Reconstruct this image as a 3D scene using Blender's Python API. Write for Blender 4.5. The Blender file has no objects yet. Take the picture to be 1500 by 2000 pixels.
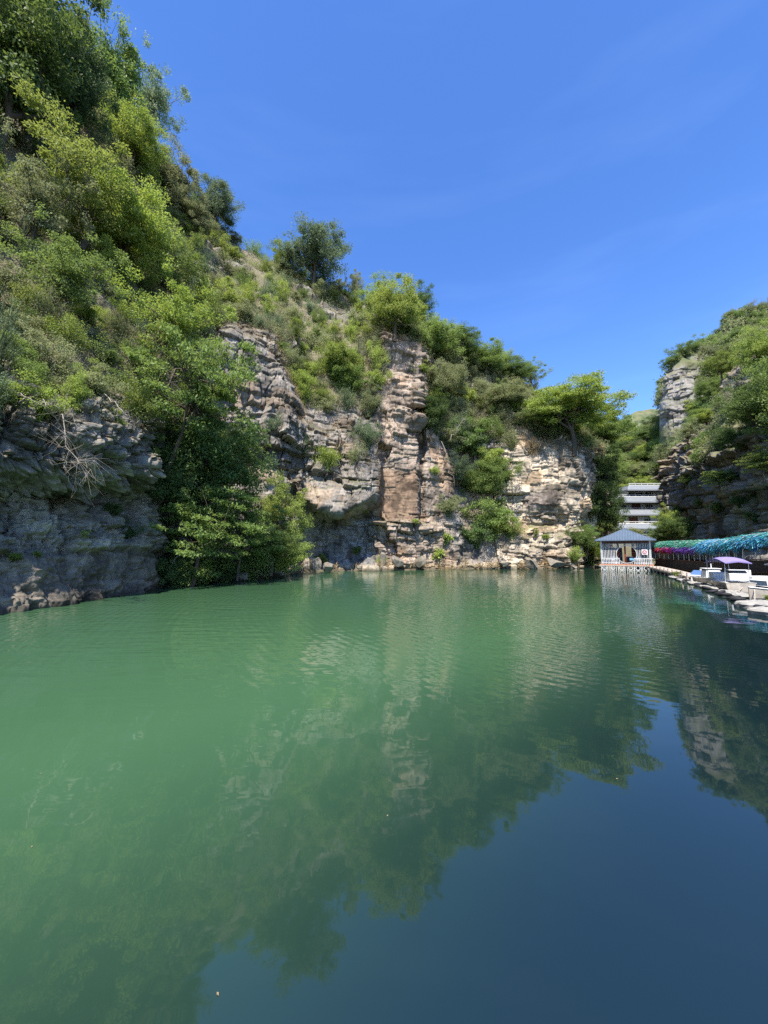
import bpy, math, random
import numpy as np
from mathutils import Vector, Matrix
sc = bpy.context.scene
COL = sc.collection
# ------------------------------------------------------------------ camera
H = 2.4
PITCH = math.atan(0.1)
cam_d = bpy.data.cameras.new('camera'); cam = bpy.data.objects.new('camera', cam_d); COL.objects.link(cam)
cam_d.sensor_fit = 'HORIZONTAL'; cam_d.sensor_width = 36; cam_d.lens = 18
cam_d.clip_start = 0.1; cam_d.clip_end = 4000
cam.location = (0, 0, H); cam.rotation_euler = (math.pi/2 + PITCH, 0, 0)
sc.camera = cam
# ------------------------------------------------------------------ world, sun, exposure
SUN_AZ = Vector((-0.16, -0.98)).normalized(); SUN_EL = math.radians(60)
w = bpy.data.worlds.new('World'); sc.world = w; w.use_nodes = True
nt = w.node_tree
sky = nt.nodes.new('ShaderNodeTexSky'); sky.sky_type = 'NISHITA'; sky.sun_disc = False
sky.sun_elevation = SUN_EL; sky.sun_rotation = math.atan2(SUN_AZ.x, SUN_AZ.y)
sky.altitude = 800; sky.air_density = 1.0; sky.dust_density = 0.3; sky.ozone_density = 4.0
hsv = nt.nodes.new('ShaderNodeHueSaturation'); hsv.inputs['Saturation'].default_value = 1.2; hsv.inputs['Hue'].default_value = 0.510
nt.links.new(sky.outputs[0], hsv.inputs['Color'])
# thin cirrus streaks in the lower sky
tc = nt.nodes.new('ShaderNodeTexCoord'); mp = nt.nodes.new('ShaderNodeMapping')
mp.inputs['Scale'].default_value = (1.2, 3.0, 9.0); mp.inputs['Rotation'].default_value = (0.25, 0.3, 0.5)
nz = nt.nodes.new('ShaderNodeTexNoise'); nz.inputs['Scale'].default_value = 1.3; nz.inputs['Detail'].default_value = 5
rp = nt.nodes.new('ShaderNodeValToRGB'); rp.color_ramp.elements[0].position = 0.5; rp.color_ramp.elements[1].position = 0.95
rp.color_ramp.elements[1].color = (0.03, 0.03, 0.03, 1)
mxw = nt.nodes.new('ShaderNodeMixRGB'); mxw.blend_type = 'MIX'; mxw.inputs[2].default_value = (7.5, 8.5, 10.5, 1)
nt.links.new(tc.outputs['Generated'], mp.inputs[0]); nt.links.new(mp.outputs[0], nz.inputs[0]); nt.links.new(nz.outputs[0], rp.inputs[0])
nt.links.new(rp.outputs[0], mxw.inputs[0]); nt.links.new(hsv.outputs[0], mxw.inputs[1])
nt.links.new(mxw.outputs[0], nt.nodes['Background'].inputs[0])
nt.nodes['Background'].inputs[1].default_value = 0.15
sd = bpy.data.lights.new('sun', 'SUN'); so = bpy.data.objects.new('sun', sd); COL.objects.link(so)
sd.energy = 4.2; sd.angle = math.radians(0.53); sd.color = (1, 0.95, 0.87)
sdir = Vector((SUN_AZ.x*math.cos(SUN_EL), SUN_AZ.y*math.cos(SUN_EL), math.sin(SUN_EL)))
so.rotation_euler = sdir.to_track_quat('Z', 'Y').to_euler(); so.location = sdir*200
sc.view_settings.view_transform = 'Standard'; sc.view_settings.look = 'None'
sc.view_settings.exposure = 1.2; sc.view_settings.gamma = 1
cy = sc.cycles; cy.max_bounces = 6; cy.diffuse_bounces = 3; cy.glossy_bounces = 3; cy.transmission_bounces = 4
cy.transparent_max_bounces = 6; cy.caustics_reflective = False; cy.caustics_refractive = False
cy.use_denoising = False; cy.use_adaptive_sampling = False
# ------------------------------------------------------------------ helpers
CP, SP = math.cos(PITCH), math.sin(PITCH)
def pt(px, py, Y):
    "the point at depth Y in the direction seen at px, py of the 1500x2000 photograph"
    x = (px-750)/750; y = (1000-py)/750
    dx, dy, dz = x, CP - y*SP, SP + y*CP
    k = Y/dy
    return (dx*k, Y, H + dz*k)
def wpt(px, Y, z=0.0):
    "a point at height z and depth Y seen in image column px (near the horizon)"
    y0 = (z-H)/Y
    # vertical image coordinate for the height, then column
    t = (y0*CP - SP)/(CP + y0*SP)
    return ((px-750)/750*Y/(CP - t*SP)*1.0, Y, z)
def proj(P):
    d = P - np.array([0, 0, H])
    f = d[..., 1]*CP + d[..., 2]*SP; u = -d[..., 1]*SP + d[..., 2]*CP
    f = np.maximum(f, 0.01)
    return 750 + 750*d[..., 0]/f, 1000 - 750*u/f, f
_rt = np.random.RandomState(5).rand(65536)
def h3(i, j, k):
    i = np.asarray(i).astype(np.int64); j = np.asarray(j).astype(np.int64); k = np.asarray(k).astype(np.int64)
    a = (i*73856093) ^ (j*19349663) ^ (k*83492791)
    a = (a ^ (a >> 13))*1274126177
    return _rt[(a ^ (a >> 16)) & 65535]
def noise(P, scale=1.0, seed=0):
    Q = P*scale + seed*17.31
    I = np.floor(Q).astype(np.int64); F = Q - I; F = F*F*(3-2*F)
    r = 0
    for a in (0, 1):
        for b in (0, 1):
            for c in (0, 1):
                wgt = (F[..., 0] if a else 1-F[..., 0])*(F[..., 1] if b else 1-F[..., 1])*(F[..., 2] if c else 1-F[..., 2])
                r = r + wgt*h3(I[..., 0]+a, I[..., 1]+b, I[..., 2]+c)
    return r*2-1
def fbm(P, scale, octv, seed=0, gain=.5):
    r = 0; a = 1; s = scale; t = 0
    for o in range(octv):
        r = r + a*noise(P, s, seed+o); t += a; a *= gain; s *= 2.03
    return r/t
def tag(o, label=None, cat=None, group=None, kind=None):
    if label: o['label'] = label
    if cat: o['category'] = cat
    if group: o['group'] = group
    if kind: o['kind'] = kind
    return o
def empty(name, loc, rz=0, label=None, cat=None, group=None):
    o = bpy.data.objects.new(name, None); COL.objects.link(o); o.location = loc; o.rotation_euler = (0, 0, rz)
    o.empty_display_size = .2
    return tag(o, label, cat, group)
def mesh_np(name, V, F, mat, attrs=None, parent=None, smooth=False):
    "V (n,3); F (m,k) int array (k = 3 or 4)"
    me = bpy.data.meshes.new(name)
    V = np.asarray(V, np.float32); F = np.asarray(F, np.int32)
    me.vertices.add(len(V)); me.vertices.foreach_set('co', V.ravel())
    m, k = F.shape
    me.loops.add(m*k); me.loops.foreach_set('vertex_index', F.ravel())
    me.polygons.add(m); me.polygons.foreach_set('loop_start', np.arange(0, m*k, k, dtype=np.int32))
    me.polygons.foreach_set('loop_total', np.full(m, k, np.int32))
    if smooth: me.polygons.foreach_set('use_smooth', np.ones(m, bool))
    if attrs:
        for an, arr in attrs.items():
            if arr.ndim == 1:
                a = me.attributes.new(an, 'FLOAT', 'POINT'); a.data.foreach_set('value', arr.astype(np.float32))
            else:
                a = me.attributes.new(an, 'FLOAT_COLOR', 'POINT')
                c = np.ones((len(arr), 4), np.float32); c[:, :3] = arr; a.data.foreach_set('color', c.ravel())
    me.update(); me.validate()
    if mat: me.materials.append(mat)
    o = bpy.data.objects.new(name, me); COL.objects.link(o)
    if parent is not None: o.parent = parent
    return o
class MB:
    def __init__(s): s.v = []; s.f = []; s.c = []; s.col = None
    def add(s, vs, fs):
        n = len(s.v); s.v += [tuple(v) for v in vs]; s.f += [tuple(i+n for i in f) for f in fs]
        if s.col is not None: s.c += [s.col]*len(vs)
        return s
    def box(s, c, d, rz=0, taper=1, rx=0):
        M = Matrix.Rotation(rz, 3, 'Z') @ Matrix.Rotation(rx, 3, 'X'); c = Vector(c); vs = []
        for z in (-1, 1):
            t = taper if z > 0 else 1
            for x, y in ((-1, -1), (1, -1), (1, 1), (-1, 1)):
                vs.append(c + M @ Vector((x*d[0]/2*t, y*d[1]/2*t, z*d[2]/2)))
        return s.add(vs, [(3, 2, 1, 0), (4, 5, 6, 7), (0, 1, 5, 4), (1, 2, 6, 5), (2, 3, 7, 6), (3, 0, 4, 7)])
    def bar(s, a, b, w, h=None):
        a = Vector(a); b = Vector(b); h = h or w; d = (b-a).normalized()
        up = Vector((0, 0, 1)) if abs(d.z) < .95 else Vector((0, 1, 0))
        x = d.cross(up).normalized()*w/2; z = x.cross(d).normalized()*h/2
        vs = [p+q for p in (a, b) for q in (-x-z, x-z, x+z, -x+z)]
        return s.add(vs, [(3, 2, 1, 0), (4, 5, 6, 7), (0, 1, 5, 4), (1, 2, 6, 5), (2, 3, 7, 6), (3, 0, 4, 7)])
    def tube(s, pts, rad, n=6, cap=True):
        pts = [Vector(p) for p in pts]; N = len(pts)
        if not hasattr(rad, '__len__'): rad = [rad]*N
        vs = []; fs = []; prev = None
        for i, p in enumerate(pts):
            d = (pts[min(i+1, N-1)]-pts[max(i-1, 0)]).normalized()
            if prev is None:
                up = Vector((0, 0, 1)) if abs(d.z) < .9 else Vector((1, 0, 0)); x = d.cross(up).normalized()
            else:
                x = (prev - d*prev.dot(d)).normalized()
            prev = x; y = d.cross(x)
            for k in range(n):
                a = 2*math.pi*k/n; vs.append(p + (x*math.cos(a)+y*math.sin(a))*rad[i])
        for i in range(N-1):
            for k in range(n):
                k2 = (k+1) % n; fs.append((i*n+k, i*n+k2, (i+1)*n+k2, (i+1)*n+k))
        if cap: fs += [tuple(range(n-1, -1, -1)), tuple((N-1)*n+k for k in range(n))]
        return s.add(vs, fs)
    def ring(s, c, r, t, ax, n=28, depth=.05):
        "torus-like square ring round point c in the plane (ax, z)"
        ax = Vector(ax).normalized(); nn = ax.cross(Vector((0, 0, 1))); c = Vector(c); vs = []; fs = []
        for k in range(n):
            a = 2*math.pi*k/n; d = ax*math.cos(a)+Vector((0, 0, 1))*math.sin(a)
            vs += [c+d*(r-t)-nn*depth, c+d*(r+t)-nn*depth, c+d*(r+t)+nn*depth, c+d*(r-t)+nn*depth]
        for k in range(n):
            a, b = k*4, ((k+1) % n)*4
            for j in range(4): fs.append((a+j, a+(j+1) % 4, b+(j+1) % 4, b+j))
        return s.add(vs, fs)
    def loft(s, rings, closed=True, caps=True):
        n = len(rings[0]); vs = [p for r in rings for p in r]; fs = []
        for i in range(len(rings)-1):
            for k in range(n if closed else n-1):
                k2 = (k+1) % n; fs.append((i*n+k, i*n+k2, (i+1)*n+k2, (i+1)*n+k))
        if caps: fs += [tuple(range(n-1, -1, -1)), tuple((len(rings)-1)*n+k for k in range(n))]
        return s.add(vs, fs)
    def build(s, name, mat, parent=None, smooth=False, bevel=0, M=None):
        me = bpy.data.meshes.new(name); me.from_pydata(s.v, [], s.f)
        if smooth:
            for p in me.polygons: p.use_smooth = True
        if s.c:
            a = me.attributes.new('col', 'FLOAT_COLOR', 'POINT')
            a.data.foreach_set('color', np.array([(c[0], c[1], c[2], 1) for c in s.c], np.float32).ravel())
        me.update(); me.materials.append(mat)
        o = bpy.data.objects.new(name, me); COL.objects.link(o)
        if parent is not None: o.parent = parent
        if bevel:
            b = o.modifiers.new('b', 'BEVEL'); b.width = bevel; b.segments = 2; b.limit_method = 'ANGLE'
        return o
# ------------------------------------------------------------------ materials
def newmat(name):
    m = bpy.data.materials.new(name); m.use_nodes = True; n = m.node_tree.nodes; l = m.node_tree.links
    return m, n, l, n['Principled BSDF']
def plain(name, col, rough=.6, metal=0, var=.25, scale=6, bump=0.1, spec=.4):
    m, n, l, b = newmat(name)
    tc = n.new('ShaderNodeTexCoord'); nz = n.new('ShaderNodeTexNoise'); nz.inputs['Scale'].default_value = scale; nz.inputs['Detail'].default_value = 6
    nz.inputs['Roughness'].default_value = .65
    l.new(tc.outputs['Object'], nz.inputs[0])
    mr = n.new('ShaderNodeMapRange'); mr.inputs[1].default_value = .3; mr.inputs[2].default_value = .7
    mr.inputs[3].default_value = 1-var; mr.inputs[4].default_value = 1+var*.5; l.new(nz.outputs[0], mr.inputs[0])
    mx = n.new('ShaderNodeVectorMath'); mx.operation = 'SCALE'; mx.inputs[0].default_value = col; l.new(mr.outputs[0], mx.inputs['Scale'])
    l.new(mx.outputs[0], b.inputs['Base Color']); b.inputs['Roughness'].default_value = rough; b.inputs['Metallic'].default_value = metal
    b.inputs['Specular IOR Level'].default_value = spec
    if bump:
        bp = n.new('ShaderNodeBump'); bp.inputs['Strength'].default_value = bump; bp.inputs['Distance'].default_value = .02
        l.new(nz.outputs[0], bp.inputs['Height']); l.new(bp.outputs[0], b.inputs['Normal'])
    return m
def leafmat(name, col, col2, trans=.46, var=.5, gloss=.25):
    m, n, l, b = newmat(name)
    oi = n.new('ShaderNodeObjectInfo'); at = n.new('ShaderNodeAttribute'); at.attribute_name = 'tint'
    mx = n.new('ShaderNodeMixRGB'); mx.inputs[1].default_value = (*col, 1); mx.inputs[2].default_value = (*col2, 1)
    ad = n.new('ShaderNodeMath'); ad.operation = 'MULTIPLY_ADD'; ad.inputs[1].default_value = .55
    mu = n.new('ShaderNodeMath'); mu.operation = 'MULTIPLY'; mu.inputs[1].default_value = .45
    l.new(oi.outputs['Random'], mu.inputs[0]); l.new(at.outputs['Fac'], ad.inputs[0]); l.new(mu.outputs[0], ad.inputs[2])
    l.new(ad.outputs[0], mx.inputs[0])
    hs = n.new('ShaderNodeHueSaturation'); l.new(mx.outputs[0], hs.inputs['Color'])
    v = n.new('ShaderNodeMapRange'); v.inputs[3].default_value = 1-var*.5; v.inputs[4].default_value = 1+var*.6
    wn = n.new('ShaderNodeTexWhiteNoise'); wn.noise_dimensions = '1D'; l.new(oi.outputs['Random'], wn.inputs['W'])
    l.new(wn.outputs['Value'], v.inputs[0]); l.new(v.outputs[0], hs.inputs['Value'])
    out = n['Material Output']
    l.new(hs.outputs[0], b.inputs['Base Color']); b.inputs['Roughness'].default_value = .55; b.inputs['Specular IOR Level'].default_value = gloss
    tr = n.new('ShaderNodeBsdfTranslucent'); ms = n.new('ShaderNodeMixShader'); ms.inputs[0].default_value = trans
    hs2 = n.new('ShaderNodeHueSaturation'); hs2.inputs['Saturation'].default_value = 1.1; hs2.inputs['Value'].default_value = 1.15; hs2.inputs['Hue'].default_value = .485
    l.new(hs.outputs[0], hs2.inputs['Color']); l.new(hs2.outputs[0], tr.inputs[0])
    l.new(b.outputs[0], ms.inputs[1]); l.new(tr.outputs[0], ms.inputs[2]); l.new(ms.outputs[0], out.inputs[0])
    return m
def rockmat(name, detail=1.0, soil=(.20, .155, .095), soil2=(.10, .115, .045), up0=.55):
    m, n, l, b = newmat(name)
    geo = n.new('ShaderNodeNewGeometry'); at = n.new('ShaderNodeAttribute'); at.attribute_name = 'col'
    tc = n.new('ShaderNodeTexCoord')
    def nz(scale, det, rough=.6, src=None, sc3=None):
        t = n.new('ShaderNodeTexNoise'); t.inputs['Scale'].default_value = scale*detail; t.inputs['Detail'].default_value = det; t.inputs['Roughness'].default_value = rough
        s = tc.outputs['Object']
        if sc3:
            mp = n.new('ShaderNodeMapping'); mp.inputs['Scale'].default_value = sc3; l.new(s, mp.inputs[0]); s = mp.outputs[0]
        l.new(s, t.inputs[0]); return t
    n1 = nz(3.2, 8, .7); n2 = nz(1.2, 5, .6, sc3=(.35, .35, 2.6)); n3 = nz(.45, 4); n4 = nz(1.4, 6, .7, sc3=(1.6, 1.6, .22))
    def mr(src, a, b_, c, d):
        t = n.new('ShaderNodeMapRange'); t.inputs[1].default_value = a; t.inputs[2].default_value = b_; t.inputs[3].default_value = c; t.inputs[4].default_value = d
        l.new(src, t.inputs[0]); return t.outputs[0]
    def mul(a, b_):
        t = n.new('ShaderNodeMath'); t.operation = 'MULTIPLY'; l.new(a, t.inputs[0]); l.new(b_, t.inputs[1]); return t.outputs[0]
    k = mul(mul(mr(n1.outputs[0], .3, .7, .62, 1.3), mr(n2.outputs[0], .3, .7, .72, 1.2)), mr(n4.outputs[0], .52, .68, 1.0, .62))
    sc_ = n.new('ShaderNodeVectorMath'); sc_.operation = 'SCALE'; l.new(at.outputs['Color'], sc_.inputs[0]); l.new(k, sc_.inputs['Scale'])
    # soil and dry grass lie on the flat tops of the ledges
    sx = n.new('ShaderNodeSeparateXYZ'); l.new(geo.outputs['Normal'], sx.inputs[0])
    ad = n.new('ShaderNodeMath'); ad.operation = 'MULTIPLY_ADD'; ad.inputs[1].default_value = .5
    l.new(n1.outputs[0], ad.inputs[0]); l.new(sx.outputs[2], ad.inputs[2])
    sz_ = n.new('ShaderNodeSeparateXYZ'); l.new(tc.outputs['Object'], sz_.inputs[0])
    fac = mul(mr(ad.outputs[0], up0+.25, up0+.45, 0, .85), mr(sz_.outputs[2], 1.5, 4.5, 0, 1))
    sm = n.new('ShaderNodeMixRGB'); sm.inputs[1].default_value = (*soil, 1); sm.inputs[2].default_value = (*soil2, 1); l.new(mr(n3.outputs[0], .42, .58, 0, 1), sm.inputs[0])
    mx = n.new('ShaderNodeMixRGB'); l.new(fac, mx.inputs[0]); l.new(sc_.outputs[0], mx.inputs[1]); l.new(sm.outputs[0], mx.inputs[2])
    l.new(mx.outputs[0], b.inputs['Base Color']); b.inputs['Roughness'].default_value = .88; b.inputs['Specular IOR Level'].default_value = .2
    bp = n.new('ShaderNodeBump'); bp.inputs['Strength'].default_value = .75; bp.inputs['Distance'].default_value = .08/detail
    n5 = nz(2.2, 9, .72)
    l.new(n5.outputs[0], bp.inputs['Height']); l.new(bp.outputs[0], b.inputs['Normal'])
    return m
def colmat(name, rough=.7, trans=0):
    m, n, l, b = newmat(name); at = n.new('ShaderNodeAttribute'); at.attribute_name = 'col'
    l.new(at.outputs['Color'], b.inputs['Base Color']); b.inputs['Roughness'].default_value = rough
    if trans:
        tr = n.new('ShaderNodeBsdfTranslucent'); ms = n.new('ShaderNodeMixShader'); ms.inputs[0].default_value = trans
        l.new(at.outputs['Color'], tr.inputs[0]); l.new(b.outputs[0], ms.inputs[1]); l.new(tr.outputs[0], ms.inputs[2]); l.new(ms.outputs[0], n['Material Output'].inputs[0])
    return m
M_rock = rockmat('rock')
M_farrock = rockmat('far_rock', .35, soil=(.17, .15, .08), soil2=(.09, .12, .04), up0=.35)
M_bark = plain('bark', (.10, .078, .055), .9, scale=9, bump=.6)
M_twig = plain('pale_twig', (.34, .29, .23), .9, scale=9)
M_gtwig = plain('grey_twig', (.17, .145, .11), .9, scale=9)
LM = {
 'bright': leafmat('leaf_bright', (.21, .29, .06), (.33, .39, .11)),
 'mid': leafmat('leaf_mid', (.13, .205, .055), (.22, .29, .085)),
 'dark': leafmat('leaf_dark', (.085, .14, .045), (.14, .205, .065)),
 'olive': leafmat('leaf_olive', (.20, .235, .105), (.30, .32, .16)),
 'blue': leafmat('leaf_bluegreen', (.14, .20, .105), (.22, .28, .15)),
 'dry': leafmat('leaf_dry', (.24, .17, .09), (.38, .29, .16), .15),
}
# ------------------------------------------------------------------ terrain sheets
def interp_cols(keys, xs):
    "keys: list of (x, array(K,3)); smooth-ish interpolation at xs"
    kx = np.array([k[0] for k in keys], float); A = np.stack([k[1] for k in keys])
    out = np.empty((len(xs),)+A.shape[1:])
    for i in range(A.shape[1]):
        for j in range(3): out[:, i, j] = np.interp(xs, kx, A[:, i, j])
    return out
def sheet(keys, nrows, ppm_u, umax=None):
    "keys in parameter order; returns grid P (cols, rows, 3), t (rows) level coordinate, u (cols) key coordinate"
    A = np.stack([k[1] for k in keys]); d = []
    for i in range(len(keys)-1):
        seg = 0
        for L in range(1, A.shape[1]-1):
            mid = (A[i, L]+A[i+1, L])/2; dist = max(np.linalg.norm(mid-np.array([0, 0, H])), 8)
            seg = max(seg, np.linalg.norm((A[i+1, L]-A[i, L]))/dist) if L < 6 else seg
        d.append(max(3, int(seg*ppm_u*(.25 if keys[i][0] < -95 else 1))))
    u = np.concatenate([np.linspace(i, i+1, n, endpoint=False) for i, n in enumerate(d)]+[[len(keys)-1]])
    B = interp_cols([(i, k[1]) for i, k in enumerate(keys)], u)
    t = np.concatenate([np.linspace(i, i+1, n, endpoint=False) for i, n in enumerate(nrows)]+[[len(nrows)]])
    P = np.empty((len(u), len(t), 3))
    i0 = np.minimum(t.astype(int), len(nrows)-1); f = (t-i0)[None, :, None]
    P = B[:, i0]*(1-f)+B[:, i0+1]*f
    kpx = np.interp(u, np.arange(len(keys)), [k[0] for k in keys])
    return P, t, u, kpx
def smooth_grid(P, nu, nv):
    for _ in range(nu): P[1:-1] = P[1:-1]*.5+(P[:-2]+P[2:])*.25
    for _ in range(nv): P[:, 1:-1] = P[:, 1:-1]*.5+(P[:, :-2]+P[:, 2:])*.25
    return P
def strata(s, z, P, seed, scale, A):
    r = np.random.RandomState(seed)
    th = r.uniform(.3, 1.25, 600)*scale; th[r.rand(600) < .22] *= 1.9; zb = np.concatenate([[0], np.cumsum(th)]) - 8
    wd = r.uniform(.8, 2.3, 600)*scale; so_ = r.rand(600)*9; lo = r.uniform(-.5, .5, 600)
    zz = z + .8*scale*noise(P, .16/scale, seed+3) + .25*scale*noise(P, .6/scale, seed+5)
    ss = s + .35*scale*noise(P, .5/scale, seed+9)
    L = np.clip(np.searchsorted(zb, zz)-1, 0, 598); fz = (zz-zb[L])/th[L]
    sb = ss/wd[L]+so_[L]; b = np.floor(sb); fs = sb-b
    a1 = h3(L, b, seed); a2 = h3(L, b, seed+101); a3 = h3(L, b, seed+202); a4 = h3(L, b, seed+303)
    off = (a1-.5)*A + lo[L]*A*.4 + (fs-.5)*(a2-.5)*A*1.0 + (fz-.5)*(a3-.62)*A*.6
    e = np.minimum(np.minimum(fz, 1-fz)*th[L], np.minimum(fs, 1-fs)*wd[L])
    off = off - .32*A*np.exp(-(e/(.045*scale))**2)
    return off, a4
def normals(P):
    du = np.gradient(P, axis=0); dv = np.gradient(P, axis=1); n = np.cross(du, dv)
    n /= np.maximum(np.linalg.norm(n, axis=-1, keepdims=True), 1e-6); return n
def grid_faces(nu, nv):
    i = np.arange(nu-1)[:, None]*nv + np.arange(nv-1)[None, :]
    return np.stack([i, i+nv, i+nv+1, i+1], -1).reshape(-1, 4)
def col_from(px, rows, back):
    "rows: water Y then (py, Y) pairs"
    Yw = rows[0]; w0 = wpt(px, Yw, 0)
    pts = [np.array(w0)+np.array([0, .3, -2.0]), np.array(w0)]
    for r in rows[1:]: pts.append(np.array(pt(px, r[0], r[1])))
    l = pts[-1]; pts.append(l+np.array(back)); return (px, np.stack(pts))
LK = []
lk = {
 0:   [15.2, (1090, 16.0), (965, 17.0), (893, 14.7), (800, 15.1), (560, 20), (250, 28), (-60, 40)],
 75:  [16.6, (1085, 17.2), (965, 18.4), (897, 15.9), (805, 16.3), (580, 21), (300, 29), (20, 41)],
 150: [18.2, (1082, 18.8), (962, 19.8), (902, 17.2), (812, 17.6), (600, 22.5), (350, 31), (130, 43)],
 230: [20.6, (1078, 21.2), (965, 22.3), (908, 19.6), (825, 20.0), (630, 25), (420, 34), (240, 47)],
 285: [23.0, (1082, 23.8), (965, 24.3), (908, 22.0), (835, 22.5), (650, 27), (470, 36), (300, 50)],
 318: [26.5, (1085, 28.5), (965, 30), (900, 29), (820, 27), (650, 31), (490, 39), (330, 53)],
 360: [31, (1080, 34), (960, 35), (880, 35), (780, 34), (650, 37), (520, 43), (375, 56)],
 450: [33.5, (1070, 36), (950, 37), (820, 37), (650, 38.5), (610, 43), (550, 50), (462, 61)],
 540: [38, (1060, 40), (960, 40.5), (830, 40.8), (680, 41.8), (640, 46), (590, 54), (517, 64)],
 590: [41, (1085, 45), (1012, 45.5), (972, 41.4), (870, 43.5), (770, 46), (660, 54), (540, 66)],
 660: [44, (1085, 47.6), (1030, 48.0), (1000, 42.6), (885, 45), (775, 48), (665, 56), (560, 68)],
 715: [45.5, (1085, 49), (1012, 49.8), (975, 44.2), (890, 45.6), (760, 49.4), (660, 56), (585, 68)],
 742: [46.5, (1085, 48.5), (1010, 49), (958, 46.3), (900, 46.6), (700, 49.6), (640, 54), (590, 67)],
 750: [47, (1085, 48), (1018, 48.3), (960, 49), (860, 48.9), (660, 50), (632, 53), (592, 67)],
 815: [48.2, (1085, 48.3), (1018, 48.8), (950, 49.2), (850, 49.2), (690, 50.5), (650, 55), (610, 67)],
 822: [49.2, (1085, 49.8), (1018, 50.6), (950, 51.2), (850, 51.4), (700, 52), (660, 56), (614, 67)],
 832: [49, (1085, 49.2), (1018, 49.8), (950, 50.2), (830, 50.6), (750, 52.5), (680, 57), (620, 67)],
 880: [49.7, (1085, 50.2), (1018, 51), (950, 51.3), (860, 53), (780, 55.5), (710, 60), (655, 69)],
 915: [50.5, (1085, 52), (1020, 53.4), (950, 54.6), (870, 56), (785, 58), (725, 62), (680, 70)],
 965: [51, (1085, 52.8), (1020, 53.6), (950, 54.4), (860, 55.0), (790, 57), (745, 62), (700, 70)],
 1000: [51, (1085, 51.7), (1025, 52.8), (960, 52.6), (865, 53.4), (805, 55), (765, 61), (722, 69)],
 1060: [51.8, (1085, 51.8), (1028, 53.8), (985, 52.3), (870, 52.9), (838, 56), (805, 61), (780, 67)],
 1120: [52.3, (1085, 52.2), (1028, 54.2), (985, 52.8), (880, 52.6), (862, 56), (835, 60), (815, 65)],
 1143: [53.2, (1085, 53.4), (1030, 54.6), (985, 53.6), (884, 53.2), (868, 56), (850, 59), (832, 64)],
 1157: [57, (1085, 57.2), (1032, 57.6), (990, 57.2), (892, 57), (880, 60), (866, 63), (850, 68)],
 1170: [70, (1082, 70), (1045, 70), (1010, 70), (925, 70), (905, 73), (885, 77), (870, 82)],
 1180: [100, (1080, 100), (1055, 100), (1030, 100), (975, 100), (950, 103), (925, 107), (905, 112)],
}
for k in sorted(lk): LK.append(col_from(k, lk[k], (-6, 14, -6) if k < 500 else (-2, 18, -8)))
c0 = LK[0][1]
LK = [(-900, c0+np.array([-16., -60, 0])), (-500, c0+np.array([-5., -26, -2.])), (-200, c0+np.array([-1.5, -10, 0])), (-90, c0+np.array([0.2, -4.5, 0]))]+LK
P, T, U, KPX = sheet(LK, [6, 70, 84, 54, 84, 110, 84, 60, 10], 610)
P = smooth_grid(P, 3, 3)
print('left sheet', P.shape)
N0 = normals(P)
if N0[len(U)//2, 100, 1] > 0: N0 = -N0
sL = np.concatenate([[0], np.cumsum(np.linalg.norm(np.diff(P[:, 130, :2], axis=0), axis=1))])
S = np.repeat(sL[:, None], P.shape[1], 1); Z = P[..., 2]
TT = np.repeat(T[None], P.shape[0], 0); KP = np.repeat(KPX[:, None], P.shape[1], 1)
def sstep(x, a, b): x = np.clip((x-a)/(b-a), 0, 1); return x*x*(3-2*x)
FS = np.floor((S+1.5*noise(P, .2, 64))/4.3); fault = (h3(FS, 0*FS, 9)-.5)*2.6; FS2 = np.floor((S+1.0*noise(P, .4, 65))/1.9); fault2 = (h3(FS2, 0*FS2, 19)-.5)*1.5
fe = (S+1.5*noise(P, .2, 64))/4.3-FS; fe = np.minimum(fe, 1-fe)*4.3; fe2 = (S+1.0*noise(P, .4, 65))/1.9-FS2; fe2 = np.minimum(fe2, 1-fe2)*1.9
crk = -(1.1*np.exp(-(fe/.2)**2)*sstep(noise(P, .15, 70), -.3, .3)+.5*np.exp(-(fe2/.09)**2)*sstep(noise(P, .25, 71), -.1, .4))    # fluted recess
o1, q1 = strata(S+.25*Z, Z+.06*S+fault+fault2, P, 11, 2.3, 1.35)
o2, q2 = strata(S, Z+.06*S+fault+fault2, P, 23, .95, .6)
o3, q3 = strata(S-.3*Z, Z+.06*S+fault+fault2, P, 37, .42, .24)
near = 1-sstep(KP, 300, 345)
bould = near*(1-sstep(TT, 1.95, 2.1))                         # smooth water-worn boulder
reces = near*sstep(TT, 2.0, 2.1)*(1-sstep(TT, 3.75, 3.95))
slope = sstep(TT, 5.15, 5.5)
slope = np.where((KP > 345) & (KP < 742), sstep(TT, 5.5, 6.1), slope)
slope = np.where((KP > 742) & (KP < 825), sstep(TT, 6.0, 6.3), slope)
blk = (1-slope)*(1-.8*bould)*(1-.35*reces)
lowr = (1-near)*(1-sstep(TT, 2.6, 3.1))                         # ragged waterline rock
_a, _b, _ = proj(P); _a = _a+9*fbm(P, .5, 3, 300); _b = _b+12*fbm(P, .5, 3, 301); slab0 = sstep(_a, 736, 744)*(1-sstep(_a, 812, 818))*(np.abs(_b-965) < 52)+sstep(_a, 745, 750)*(1-sstep(_a, 800, 806))*(np.abs(_b-775) < 28)+sstep(_a, 1022, 1028)*(1-sstep(_a, 1090, 1096))*(np.abs(_b-975) < 32)
big = fbm(P, .16, 4, 3); fine = fbm(P, 1.1, 4, 8); fine2 = 1-2*np.abs(fbm(P, .7, 4, 12))
amp = .9+.1*(1-near); mass = 1-.55*sstep(fbm(P, .1, 2, 15), .0, .2)*(1-near)
bc = np.floor((S+1.2*noise(P, .25, 61))/3.7); but = (h3(bc, np.floor((Z+2*noise(P, .12, 62))/7.5), 5)-.5)
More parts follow.
